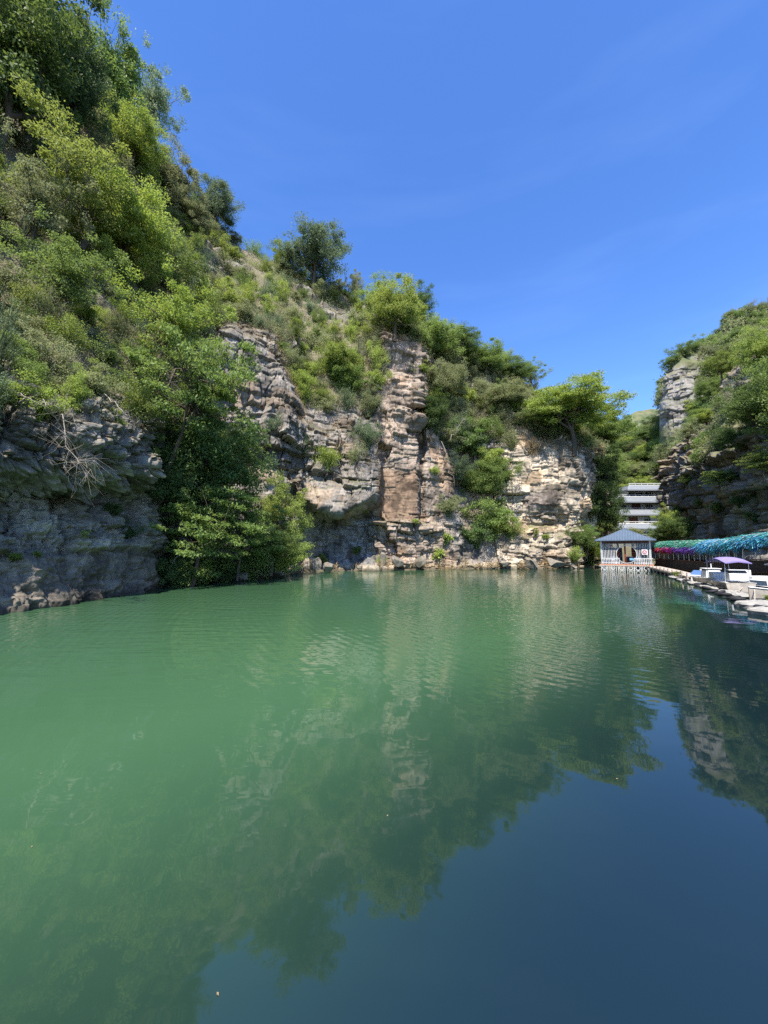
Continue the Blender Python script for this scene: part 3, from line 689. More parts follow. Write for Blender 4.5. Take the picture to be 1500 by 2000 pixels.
# --- single trees (px, base py, height px, width px, ...)
tl = [
 (60, 262, 340, 215, 'tall', 'dark', 'dark green tree at the upper left corner of the picture'),
 (10, 330, 380, 200, 'tall', 'mid', 'tall leafy tree cut off by the left edge below the dark corner tree'),
 (140, 300, 230, 120, 'round', 'dark', 'dark tree between the corner tree and the pointed tree at the top of the slope'),
 (218, 290, 240, 125, 'tall', 'mid', 'pointed green tree rising against the sky near the top left'),
 (292, 300, 170, 130, 'open', 'blue', 'tree with drooping branches leaning out over the slope below the pointed tree'),
 (255, 345, 120, 120, 'round', 'bright', 'bright green bushy tree under the leaning tree on the upper slope'),
 (338, 425, 125, 75, 'tall', 'olive', 'feathery pale green tree on the skyline between the leaning tree and the ridge shrubs'),
 (422, 458, 98, 85, 'round', 'blue', 'small round blue-green tree on the skyline above the left rock outcrop'),
 (375, 470, 90, 90, 'round', 'olive', 'olive green tree just left of the small round skyline tree'),
 (618, 566, 126, 122, 'round', 'blue', 'large round grey-green tree standing alone on the ridge'),
 (560, 535, 60, 60, 'open', 'blue', 'thin little tree at the left foot of the lone round ridge tree'),
 (690, 590, 70, 45, 'open', 'olive', 'thin pale sapling at the right foot of the lone round ridge tree'),
 (745, 620, 90, 80, 'open', 'mid', 'loose tree on the ridge left of the bright green crown'),
 (775, 655, 120, 100, 'round', 'bright', 'bright yellow-green tree right above the tall rock pillar'),
 (830, 640, 105, 80, 'open', 'dark', 'spiky tree sticking out against the sky above the rock pillar'),
 (850, 722, 115, 100, 'round', 'mid', 'broad green tree to the right of the rock pillar top'),
 (905, 705, 75, 80, 'round', 'dark', 'dark round tree on the ridge right of the pillar trees'),
 (868, 800, 105, 90, 'round', 'olive', 'grey-green tree growing in the gully beside the rock pillar'),
 (845, 860, 110, 60, 'tall', 'dark', 'dark narrow tree in the cleft directly right of the rock pillar'),
 (955, 735, 75, 75, 'round', 'mid', 'low rounded tree in the dip of the ridge'),
 (1000, 750, 58, 74, 'round', 'dark', 'dark rounded tree left of the leafy ridge sapling'),
 (1035, 745, 65, 55, 'open', 'mid', 'leafy sapling against the sky left of the big umbrella tree'),
 (985, 800, 62, 90, 'round', 'olive', 'olive tree hanging above the cream cliff ledge'),
 (1120, 876, 128, 165, 'dome', 'bright', 'big umbrella shaped tree crowning the cream cliff'),
 (1062, 850, 62, 100, 'dome', 'mid', 'flat topped tree overhanging the cliff edge left of the umbrella tree'),
 (1178, 905, 125, 100, 'dome', 'mid', 'spreading tree on the right shoulder of the cream cliff'),
 (905, 900, 90, 80, 'round', 'blue', 'blue-green tree growing down the gully right of the pillar'),
 (955, 985, 110, 95, 'round', 'mid', 'green tree in the middle of the gully above the waterside bush'),
]
for i, a in enumerate(tl): a = a[:2]+((a[2]*(.84 if i >= 12 and 'umbrella shaped' not in a[6] else 1)),)+a[3:]; tree_px(*a[:7], q=QL, var=i % 3)
for i, (px, py, hp, wp_, Y, kd, lf, lb) in enumerate([
 (1180, 985, 110, 74, 58, 'tall', 'dark', 'dark tree hanging down the shaded right end of the cream cliff'),
 (1178, 1060, 120, 70, 56, 'round', 'dark', 'dark shaded tree standing at the foot of the cliff corner'),
 (1192, 965, 80, 60, 72, 'round', 'mid', 'green tree above and left of the white building'),
 (1184, 1068, 82, 56, 57, 'round', 'bright', 'light green tree between the cliff corner and the white building'),
 (1145, 1085, 60, 45, 54, 'round', 'mid', 'small dense tree at the waterline below the cliff corner'),
 (1308, 1068, 84, 56, 58, 'open', 'bright', 'light green tree on the right of the white building'),
 (1318, 1072, 66, 60, 57, 'round', 'dark', 'dark tree behind the blue roofed walkway beside the light green tree'),
 (1290, 1066, 30, 34, 60, 'round', 'mid', 'small tree right behind the pavilion roof corner'),
 (1243, 1056, 26, 24, 62, 'tall', 'olive', 'small conifer like tree just behind the pavilion roof'),
]): 
    P_ = np.array(pt(px, py, Y)); tree_at(P_, hp/750*Y, wp_/750*Y, kd, lf, lb, var=i % 3)
# trees leaning out over the lake by the near left rock
for i, (px, py, hp, wp_, Y, kd, lf, ln, lb) in enumerate([
 (330, 905, 270, 230, 24.5, 'layer', 'mid', .35, 'large arching tree growing from the top of the overhanging rock'),
 (300, 730, 200, 190, 25, 'open', 'bright', .3, 'leafy tree whose branches droop over the left rock outcrop'),
 (385, 1070, 260, 220, 29, 'round', 'dark', .1, 'dark dense tree in the shaded cove beside the near rock'),
 (300, 1035, 175, 140, 25.5, 'round', 'dark', .1, 'dark tree tucked behind the end of the near rock'),
 (375, 1135, 190, 200, 26, 'layer', 'mid', .15, 'layered tree with feathery boughs over the water'),
 (465, 1120, 150, 150, 29, 'layer', 'mid', .1, 'green layered tree at the waterline in the cove'),
 (555, 1080, 150, 90, 36, 'open', 'bright', 0, 'airy light green tree in front of the grey cliff wall'),
 (530, 1115, 80, 100, 33, 'round', 'mid', 0, 'round bush like tree at the right mouth of the cove'),
 (440, 940, 130, 130, 32, 'layer', 'mid', .1, 'spreading green tree halfway down the cove'),
 (160, 470, 230, 200, 25, 'open', 'bright', 0, 'pale leafy tree on the near slope below the pointed tree'),
 (60, 520, 250, 190, 21, 'open', 'olive', 0, 'grey-green open tree at the left edge on the near slope'),
 (240, 560, 210, 190, 26, 'round', 'bright', 0, 'dense bright green tree in the middle of the near slope'),
 (330, 600, 180, 150, 30, 'open', 'mid', 0, 'green tree with thin branches at the right side of the near slope'),
 (120, 640, 200, 190, 19.5, 'open', 'mid', .1, 'thin branched green tree above the dark hollow in the near slope'),
]):
    r = surf_at(px, py, QL, 8); P_ = np.array(pt(px, py, Y))
    if i >= 10 and r is not None: P_ = r[0]; Y = r[1]
    tree_at(P_, hp/750*Y, wp_/750*Y*.9, kd, lf, lb, var=i % 3, lean=ln, rz=0)
NM = lambda k: dict(name='bush', cat='bush') if k == 'bush' else dict(name='sapling', cat='sapling') if k == 'upright' else dict(name='thicket', cat='thicket') if k == 'wisp' else {}  # the wisp kind are single thin twiggy shrubs
# --- shrubs scattered one by one over the slopes
def scatter(Q, mask, n, near_r, far_r, kinds, seed, ymin=0, tries=20000):
    rg = np.random.RandomState(seed); ok = np.where(mask & (Q['Y'] > 3))[0]; got = []
    P_ = Q['P']
    for _ in range(tries):
        if len(got) >= n: break
        i = ok[rg.randint(len(ok))]; p = (Q['px'][i], Q['py'][i], Q['Y'][i]); Yd = p[2]
        if Yd > 20 and rg.rand() > .9: continue
        sz = rg.uniform(*near_r) if Yd < 34 else rg.uniform(*far_r); rp_ = sz/Yd*750
        if any((p[0]-g[0])**2+(p[1]-g[1])**2 < (.5*(rp_+g[2]))**2 and abs(Yd-g[4]) < 14 for g in got): continue
        got.append((p[0], p[1], rp_, i, Yd, sz, kinds[rg.randint(len(kinds))]))
    return got
Kq, Tq = QL['K'], QL['T']
vm = (QL['px'] > -250) & (QL['px'] < 1175) & (QL['py'] > -260)
veg = vm & (((Kq < 345) & (Tq > 4.95)) | ((Kq >= 345) & (Kq < 560) & (Tq > 5.7)) | ((Kq >= 560) & (Kq < 745) & (Tq > 5.75)) |
            ((Kq >= 745) & (Kq < 822) & (Tq > 6.35)) | ((Kq >= 822) & (Kq < 1000) & (Tq > 4.9)) | ((Kq >= 1000) & (Tq > 5.6))) & (Tq < 8.4)
S_K = [('bush', 'mid'), ('bush', 'bright'), ('fine', 'olive'), ('fine', 'bright'), ('wisp', 'olive'), ('wisp', 'blue'), ('upright', 'bright'), ('fine', 'mid'), ('bush', 'olive')]
S_LBL = {
 ('bush', 'mid'): 'leafy mid green shrub on the slope above the lake cliff', ('bush', 'bright'): 'bright yellow-green shrub on the slope above the lake cliff',
 ('fine', 'olive'): 'fine leaved olive shrub on the slope above the lake cliff', ('fine', 'bright'): 'fine leaved bright green shrub on the slope above the lake cliff',
 ('wisp', 'olive'): 'thin twiggy olive shrub on the slope above the lake cliff', ('wisp', 'blue'): 'thin twiggy grey-green shrub on the slope above the lake cliff',
 ('upright', 'bright'): 'upright feathery light green shrub on the slope above the lake cliff', ('fine', 'mid'): 'fine leaved mid green shrub on the slope above the lake cliff',
 ('bush', 'olive'): 'leafy olive shrub on the slope above the lake cliff'}
sl = scatter(QL, veg, 400, (.75, 1.4), (1.1, 2.1), S_K, 3)
print('left shrubs', len(sl))
for j, g in enumerate(sl):
    kd = g[6]; shrub_at(QL['P'][g[3]], g[5]*.9, kd[0], kd[1], S_LBL[kd], 'shrubs on the left slope: '+kd[1]+' '+kd[0], var=j % 3, hs=RNG.uniform(.8, 1.25), twig=M_twig if kd[0] == 'wisp' and j % 2 else None, **NM(kd[0]))
# shrubs on ledges of the cliff face
for j, (px, py, r, kd, lf, lb) in enumerate([
 (655, 715, 42, 'bush', 'bright', 'large bright green bush left of the rock pillar top'), (690, 760, 34, 'bush', 'mid', 'green bush below the large bright bush beside the pillar'),
 (610, 735, 30, 'fine', 'bright', 'fine bright bush above the stepped boulders'), (722, 800, 30, 'fine', 'olive', 'olive bush clinging to the pillar left side'),
 (720, 860, 34, 'fine', 'blue', 'grey-green bush halfway down left of the pillar'), (640, 905, 34, 'fine', 'bright', 'bright bush on the broad ledge over the grey overhang'),
 (690, 895, 24, 'wisp', 'olive', 'twiggy bush on the broad ledge near the brown slab'), (600, 880, 24, 'wisp', 'blue', 'grey twiggy bush left on the broad ledge'),
 (640, 800, 24, 'bush', 'olive', 'olive bush in the dry gully left of the pillar'), (530, 840, 22, 'wisp', 'blue', 'small grey twig bush on the cliff right of the cove trees'),
 (895, 850, 34, 'fine', 'blue', 'blue-green bush high in the gully'), (925, 880, 36, 'bush', 'mid', 'leafy green bush in the upper gully'),
 (960, 905, 34, 'bush', 'bright', 'bright bush at the right side of the gully'), (900, 930, 30, 'fine', 'blue', 'blue-green bush midway down the gully'),
 (935, 950, 34, 'fine', 'mid', 'fine green bush midway down the gully'), (985, 930, 22, 'bush', 'mid', 'small green bush left of the cream ledges'),
 (960, 1030, 46, 'bush', 'mid', 'broad dark-centred bush just above the water in the gully'), (925, 1060, 34, 'bush', 'dark', 'dark bush at the waterline below the gully'),
 (1000, 1040, 28, 'fine', 'bright', 'light bush at the left foot of the cream cliff'), (880, 1000, 26, 'bush', 'olive', 'olive bush beside the brown rock wall'),
 (862, 1085, 22, 'bigleaf', 'bright', 'light green big leaved plant near the waterline right of the pillar'), (872, 1058, 18, 'bigleaf', 'bright', 'big leaved plant above the waterline plant'),
 (813, 1025, 10, 'bigleaf', 'bright', 'tiny yellow-green plant at the foot of the brown slab'), (853, 925, 12, 'bush', 'bright', 'small green tuft on the brown rock right of the pillar'),
 (1071, 1052, 9, 'bush', 'bright', 'single small green tuft on the cream wall'), (1042, 1048, 7, 'upright', 'bright', 'tiny upright plant left of the green tuft on the cream wall'),
 (1130, 1060, 24, 'bush', 'mid', 'green bush at the right foot of the cream cliff'), (1150, 1088, 30, 'fine', 'bright', 'yellow-green bush beside the pavilion at the waterline'),
 (1122, 1098, 20, 'fine', 'bright', 'low yellow-green bush under the cliff corner'), (625, 1092, 20, 'bigleaf', 'bright', 'leafy plant on the pale rock at the waterline under the overhang'),
 (700, 1078, 12, 'bush', 'mid', 'small green plant in the shade under the overhang'), (577, 1090, 30, 'bush', 'mid', 'leafy bush at the waterline right of the cove'),
 (712, 1005, 9, 'bigleaf', 'bright', 'tiny bright plant at the lip of the grey overhang'), (615, 1008, 10, 'bigleaf', 'bright', 'tiny bright leaves hanging left on the overhang lip'),
 (740, 1095, 10, 'bush', 'bright', 'little bright plant on the pale rocks by the water'), (540, 1000, 34, 'fine', 'bright', 'bright fine bush on the right flank of the cove'),
 (1000, 870, 20, 'wisp', 'olive', 'twiggy bush on the top ledge of the cream cliff'), (1040, 880, 24, 'fine', 'dry', 'rusty dry bush on the top ledge of the cream cliff'),
 (330, 1110, 16, 'bigleaf', 'bright', 'small bright plant hanging at the end of the near rock'), (170, 1050, 12, 'bigleaf', 'bright', 'small creeper at the right of the near rock recess'),
 (28, 1090, 15, 'bigleaf', 'bright', 'big leaved creeper on the near rock just above the water'), (72, 1080, 12, 'bigleaf', 'bright', 'heart leaved creeper right of the big creeper on the near rock'),
 (225, 1000, 20, 'bush', 'dark', 'dark creeper at the right end of the near rock recess'), (250, 1050, 26, 'bush', 'dark', 'dark leafy bush on top of the smooth boulder end'),
]): shrub_px(px, py, r, kd, lf, lb, q=QL, var=j % 3, name='plant' if kd == 'bigleaf' else 'shrub', cat='plant' if kd == 'bigleaf' else 'shrub')
for j, (px, Y, sz, kd, lf, lb) in enumerate([(345, 25.4, 1.3, 'bush', 'dark', 'dark bush trailing over the end of the near rock into the cove'), (395, 27.6, 1.5, 'bush', 'mid', 'leafy bush over the water under the feathery layered tree'),
  (440, 29.5, 1.4, 'bush', 'dark', 'dark bush at the waterline in the middle of the cove'), (490, 32.0, 1.5, 'fine', 'mid', 'fine leaved bush reaching down to the water in the cove'), (548, 36.2, 1.5, 'bush', 'bright', 'bright bush at the waterline at the right end of the cove'),
  (372, 26.4, 1.0, 'fine', 'bright', 'light green bush hiding the trunk of the layered tree'), (520, 34.6, 1.1, 'wisp', 'olive', 'twiggy shrub at the waterline near the right end of the cove')]):
    shrub_at(wpt(px, Y, .35), sz, kd, lf, lb, var=j % 3)
# right slope
Kr, Tr = QR['K'], QR['T']
rv = (QR['px'] > 1285) & (QR['px'] < 1760) & (Tr > 4.6) & (Tr < 8.3) & (QR['py'] > 350)
R_K = [('bush', 'mid'), ('fine', 'olive'), ('wisp', 'olive'), ('bush', 'bright'), ('bush', 'dark'), ('fine', 'mid')]
R_L = {k: '%s shrub on the right hand slope above the covered walkway' % d for k, d in zip(R_K, ('leafy mid green', 'fine olive', 'thin twiggy', 'bright yellow-green', 'dark green', 'fine mid green'))}
sr = scatter(QR, rv & ~((fbm(QR['P'], .07, 3, 401) > .02) & (Tr < 7.6)), 170, (.9, 1.5), (1.1, 2.2), R_K, 5)
print('right shrubs', len(sr))
for j, g in enumerate(sr): shrub_at(QR['P'][g[3]], g[5], g[6][0], g[6][1], R_L[g[6]], 'shrubs on the right slope: '+g[6][1]+' '+g[6][0], var=j % 3, **NM(g[6][0]))
for j, (px, py, hp, wp_, kd, lf, lb) in enumerate([
 (1475, 850, 105, 95, 'round', 'mid', 'large dense tree on the right slope above the shaded rock wall'), (1440, 895, 60, 70, 'round', 'dark', 'dark tree at the lip of the shaded right rock wall'),
 (1500, 760, 120, 90, 'round', 'bright', 'bright tree at the right edge on the upper slope'), (1395, 730, 55, 60, 'round', 'bright', 'bright tree below the far rock crag'),
 (1360, 760, 45, 50, 'round', 'mid', 'green tree beside the upright rock face of the headland'), (1490, 935, 70, 90, 'layer', 'bright', 'light green tree hanging on the right rock wall'),
 (1400, 955, 40, 55, 'layer', 'bright', 'small light green tree on the ledge of the shaded wall'), (1340, 870, 45, 50, 'open', 'olive', 'bare looking tree at the left lip of the right rock wall'),
 (1560, 900, 200, 170, 'round', 'mid', 'large tree beyond the right edge above the walkway'), (1470, 660, 40, 40, 'open', 'olive', 'thin tree on the high right crag'),
 (1375, 835, 36, 40, 'upright' if 0 else 'tall', 'bright', 'narrow bright tree on the right slope near the valley'), (1325, 1010, 24, 26, 'round', 'mid', 'small tree at the foot of the right wall behind the walkway'),
]): tree_px(px, py, hp, wp_, kd, lf, lb, q=QR, var=j % 3)
for j, (px, py, r) in enumerate([(1395, 1000, 16), (1440, 985, 18), (1365, 990, 12), (1470, 1015, 16), (1340, 940, 14), (1420, 935, 16)]):
    shrub_px(px, py, r, 'bush', ('mid', 'dark')[j % 2], 'shaded %s green shrub clinging to the right rock wall' % ('mid', 'dark')[j % 2], q=QR, group='shrubs on the right rock wall: '+('mid', 'dark')[j % 2], var=j % 3)
# far crag shrubs and wooded valley
Th = QH['T']; hv = (QH['px'] > 1285) & (QH['px'] < 1520) & (QH['py'] < 880)
for j, g in enumerate(scatter(QH, hv & ((QH['K'] > 1374) | (Th > 2.9)), 85, (1.6, 3), (1.6, 3.4), [0], 9)):
    shrub_at(QH['P'][g[3]], g[5], ('fine', 'bush')[j % 2], ('olive', 'mid')[j % 2], 'distant shrub growing on the far rocky crag', 'shrubs on the far crag', var=j % 3)
vv = (QV['px'] > 1140) & (QV['px'] < 1420) & (Tq[0]*0+QV['T'] < 4.3)
V_L = {'mid': 'mid green tree in the wood on the valley slope', 'bright': 'bright green tree in the wood on the valley slope', 'dark': 'dark green tree in the wood on the valley slope', 'olive': 'olive green tree in the wood on the valley slope'}
sv = scatter(QV, vv, 190, (3, 4), (3.2, 6.5), ['mid', 'bright', 'olive', 'mid', 'bright', 'dark'], 13)
print('valley trees', len(sv))
for j, g in enumerate(sv):
    s = g[5]; tree_at(QV['P'][g[3]], s*1.35, s*1.9, 'round', g[6], V_L[g[6]], 'trees in the valley wood: '+g[6], var=j % 3)
# --- dry grass, ground scrub: uncountable
def carpet(name, Q, mask, n, L, Wd, seed, mat, label, up=.2, droop=-.5, lift=.1, cl=.25, per=7):
    rg = np.random.RandomState(seed); ok = np.where(mask & (Q['Y'] > 2))[0]
    idx = ok[rg.randint(len(ok), size=n//per)]; C = Q['P'][idx]+rg.normal(size=(len(idx), 3))*.15
    cen = np.repeat(C, per, 0)+rg.normal(size=(len(C)*per, 3))*cl*np.array([1, 1, .5]); cen[:, 2] += lift
    out = rg.normal(size=cen.shape)*.3; out[:, 2] += .4
    dist = np.linalg.norm(cen[:, :2], axis=1)[:, None]; sc_ = np.clip(dist/32, .7, 3)
    V, F, t = leaves(rg, cen, out, L*1.0, Wd, up, droop)
    b = np.repeat(cen, 4, 0); V = b+(V-b)*np.repeat(sc_, 4, 0)
    ct = np.repeat(np.repeat(rg.rand(len(C)), per), 4); t = np.clip(.5*t+.5*ct, 0, 1)
    return tag(mesh_np(name, V, F, mat, {'tint': t}), label, kind='stuff')
carpet('undergrowth', QL, veg, 320000, .11, .05, 1, LM['olive'], 'low green undergrowth covering the left slope', up=.5, droop=.1, lift=.3, cl=.45, per=40)
carpet('dry_grass', QL, vm & (((Tq > 4.95) & (Tq < 7)) | ((Kq > 560) & (Kq < 735) & (Tq > 4.6) & (Tq < 5.6)) | ((Kq < 300) & (Tq > 4.85))), 70000, .34, .022, 2, LM['dry'], 'dry yellowish grass on the ledges and the left slope', lift=.0, cl=.2, per=22)
carpet('reed_grass', QL, (Kq > 560) & (Kq < 1150) & (Tq > .95) & (QL['P'][:, 2] > .0) & (QL['P'][:, 2] < .5), 2400, .5, .03, 6, LM['dry'], 'tufts of pale grass along the waterline', lift=.1, cl=.2, per=60)
carpet('undergrowth', QR, rv & ~((fbm(QR['P'], .07, 3, 401) > .02) & (Tr < 7.6)), 110000, .17, .075, 4, LM['olive'], 'low green undergrowth covering the right slope', up=.5, droop=.1, lift=.25, cl=.45, per=16)
carpet('undergrowth', QH, hv & ((QH['K'] > 1372) | (QH['T'] > 2.85)) & (QH['T'] > 1), 36000, .3, .14, 8, LM['olive'], 'low scrub on the far crag', up=.5, droop=.1, lift=.3, cl=.8, per=16)
carpet('undergrowth', QV, vv, 60000, .32, .16, 9, LM['mid'], 'green scrub under the valley wood', up=.5, droop=.1, lift=.3, cl=.8, per=16)
# --- bare branches
def dead_branch(p0, tip, r, n, seed, label, cat='branch', spread=.5, mat=M_twig, name='dead_branch'):
    rg = np.random.RandomState(seed); nb = NB(); p0 = np.array(p0); tip = np.array(tip); Lg = np.linalg.norm(tip-p0)
    main = [p0+(tip-p0)*f+rg.normal(size=3)*Lg*.035*(0 < f < 1) for f in np.linspace(0, 1, 8)]
    nb.add(*np_tube(main, r, r*.35, 6))
    for k in range(n):
        f = 1-rg.rand()**1.7*.75; i = min(int(f*7), 6); st = main[i]*(1-(f*7-i))+main[min(i+1, 7)]*(f*7-i) if f < 1 else main[7]
        d = (tip-p0)/Lg*.5+rg.normal(size=3)*.7; d /= np.linalg.norm(d); ln = Lg*spread*rg.uniform(.15, .5)
        m_ = st+d*ln*.5+rg.normal(size=3)*ln*.12; e = st+d*ln+rg.normal(size=3)*ln*.15
        nb.add(*np_tube([st, m_, e], r*.38, r*.1, 4))
        for _ in range(3):
            e2 = m_+(e-st)*.4+rg.normal(size=3)*ln*.25; nb.add(*np_tube([m_, (m_+e2)/2+rg.normal(size=3)*ln*.05, e2], r*.2, r*.08, 3))
    V, F = nb.get(); o = mesh_np(name, V, F, mat); return tag(o, label, cat)
dead_branch(pt(100, 780, 16.5), pt(155, 905, 15.2), .022, 46, 1, 'pale dead branch hanging down over the overhanging near rock', spread=.75)
dead_branch(pt(205, 770, 19), pt(255, 820, 18.3), .03, 20, 2, 'bare grey branch lying along the rim right of the hanging branch')
dead_branch(pt(262, 812, 22), pt(372, 700, 23.5), .10, 16, 4, 'dark leaning limb reaching right from the rim of the near rock', mat=M_bark, spread=.6)
dead_branch(pt(30, 770, 15.4), pt(105, 790, 15), .025, 26, 5, 'tangle of bare twigs on the rim of the near rock at the left')
dead_branch(pt(862, 862, 50), pt(888, 948, 50), .04, 5, 7, 'pale leaning pole like dead stem in the gully', spread=.1)
dead_branch(pt(880, 860, 50.5), pt(905, 820, 50.5), .05, 24, 8, 'leafless grey bush at the top of the gully')
dead_branch(pt(330, 1110, 25), pt(372, 1062, 24.6), .03, 14, 9, 'bare twig reaching over the water from the cove')
#PART3
# ------------------------------------------------------------------ built things
M_white = plain('white_paint', (.72, .72, .70), .5, var=.12)
M_cream = plain('cream_wall', (.62, .60, .52), .8, var=.1, scale=1)
M_greywall = plain('grey_wall', (.58, .60, .54), .8, var=.1, scale=1)
M_slate = plain('slate_band', (.21, .23, .26), .6, var=.15, scale=2)
M_roofblue = plain('blue_roof', (.10, .135, .185), .45, var=.2, scale=2)
M_red = plain('red_paint', (.42, .09, .05), .6, var=.2)
M_darkred = plain('dark_red_wood', (.15, .055, .04), .7, var=.3)
M_orange = plain('orange_floor', (.50, .20, .10), .7, var=.25)
M_brown = plain('dark_brown_boards', (.050, .034, .028), .65, var=.45, scale=5, bump=.3)
M_dark = plain('dark_glass', (.02, .025, .03), .35, var=.1, spec=.25)
M_black = plain('black_rubber', (.02, .02, .022), .7)
M_steel = plain('pale_steel', (.55, .55, .52), .45, .3, var=.2)
M_plank = plain('weathered_planks', (.48, .40, .33), .85, var=.35, scale=5, bump=.4)
M_foam = plain('weathered_float', (.33, .31, .27), .8, var=.35, scale=3, bump=.5)
M_hull = plain('stained_hull', (.46, .40, .32), .55, var=.4, scale=2.5, bump=.1)
M_gel = plain('white_gelcoat', (.75, .74, .71), .35, var=.12)
M_purple = plain('purple_canvas', (.25, .20, .42), .7, var=.15)
M_bluegl = plain('blue_windscreen', (.10, .18, .38), .15, var=.15, spec=.7)
M_stone = plain('pale_stone', (.22, .19, .145), .9, var=.4, scale=2.5, bump=.8)
M_flower = colmat('artificial_leaves', .6, .3)
M_sky = plain('light_blue_cloth', (.18, .45, .65), .7)
M_redcloth = plain('red_cloth', (.55, .04, .07), .6)
M_green = plain('dull_green_panel', (.12, .20, .14), .8)
# --- hotel building behind
BY = 97.0
def bx(px): return (px-750)/750*BY
def bz(py): return (1075-py)/750*BY+H
RX = bx(1325); bo = Vector((bx(1262), BY, 5.0))
bld = empty('hotel_building', bo, 0, 'four storey white hotel with grey roof bands standing behind the pavilion', 'building')
def bpart(name, mb, mat, parent=bld, off=bo):
    mb.v = [tuple(Vector(v)-off) for v in mb.v]; return mb.build(name, mat, parent)
lv = [(bx(1205), bz(1052), bz(1033)), (bx(1205), bz(1023), bz(1006)), (bx(1214), bz(996), bz(981)), (bx(1237), bz(969), bz(958))]
for i, (x0, z0, z1) in enumerate(lv):
    m_ = MB(); m_.box(((x0+RX)/2, BY+5, (z0+z1)/2-.3), (RX-x0, 9-i*.5, z1-z0+1.6)); bpart('wall', m_, M_greywall)
    if i in (1, 2):
        m_ = MB(); f = BY+.5+i*.25
        for a_, b_ in ((1220, 1232), (1251, 1262)) if i == 1 else ((1231, 1241.5), (1259, 1269)):
            m_ = MB(); m_.box(((bx(a_)+bx(b_))/2, f-.06, z0+(z1-z0)*.25), (bx(b_)-bx(a_), .12, (z1-z0)*.5)); bpart('wall_panel', m_, M_cream)
for (x0, y0, y1, out) in ((bx(1200), 1023, 1034, .7), (bx(1209), 996, 1007, .7), (bx(1203), 970, 982, .9), (bx(1229), 947, 958, .8)):
    zt, zb = bz(y0), bz(y1); yf = BY+.4; m_ = MB()
    # sloping tiled skirt: inset at the top, reaching out at the bottom
    r_ = lambda ins, z: [(x0+ins, yf-out+ins, z), (RX, yf-out+ins, z), (RX, BY+9, z), (x0+ins, BY+9, z)]
    m_.loft([r_(0, zb), r_(0, zb+.3), r_(.55, zt-.1), r_(.55, zt)]); bpart('roof_band', m_, M_slate)
    m_ = MB(); m_.box(((x0+RX)/2+.2, yf-out+.4, zb-.07), (RX-x0-.8, .5, .12)); bpart('band_soffit', m_, M_dark)
    m_ = MB(); zr = zt+.55
    m_.box(((x0+RX)/2+.4, yf-out+.85, zr), (RX-x0-1, .1, .12)); m_.box(((x0+RX)/2+.4, yf-out+.85, zt+.1), (RX-x0-1, .14, .16))
    k = x0+1
    while k < RX: m_.box((k, yf-out+.85, zt+.3), (.07, .07, .5)); k += 1.6
    bpart('roof_railing', m_, M_white)
for (a_, b_, y0, y1, kd, st) in ((1238, 1249, 960, 969, 0, 3), (1252, 1266, 960, 969, 0, 3), (1272, 1284, 960, 969, 0, 3), (1215, 1231, 985, 996, 0, 2), (1242, 1258, 984, 997, 1, 2), (1270, 1283, 985, 996, 0, 2),
                                 (1206, 1219, 1012, 1023, 0, 1), (1233, 1250, 1010, 1024, 1, 1), (1263, 1276, 1012, 1023, 0, 1), (1215, 1240, 1038, 1050, 0, 0), (1250, 1272, 1038, 1050, 0, 0)):
    f = BY+.5+st*.25; xa, xb, za, zb = bx(a_), bx(b_), bz(y1), bz(y0); m_ = MB()
    for t_ in (xa, xb): m_.box((t_, f-.05, (za+zb)/2), (.1, .16, zb-za))
    for t_ in (za, zb, (za+zb)/2 if not kd else zb-.3): m_.box(((xa+xb)/2, f-.05, t_), (xb-xa, .14, .09))
    for q_ in range(1, 4 if kd else 3): m_.box((xa+(xb-xa)*q_/(4 if kd else 3), f-.05, (za+zb)/2), (.07, .14, zb-za))
    fr_ = bpart('door' if kd else 'window', m_, M_darkred if kd else M_steel)
    m_ = MB(); m_.box(((xa+xb)/2, f-.02, (za+zb)/2), (xb-xa-.1, .05, zb-za-.05)); p_ = bpart('pane', m_, M_dark if not kd else M_darkred, fr_)
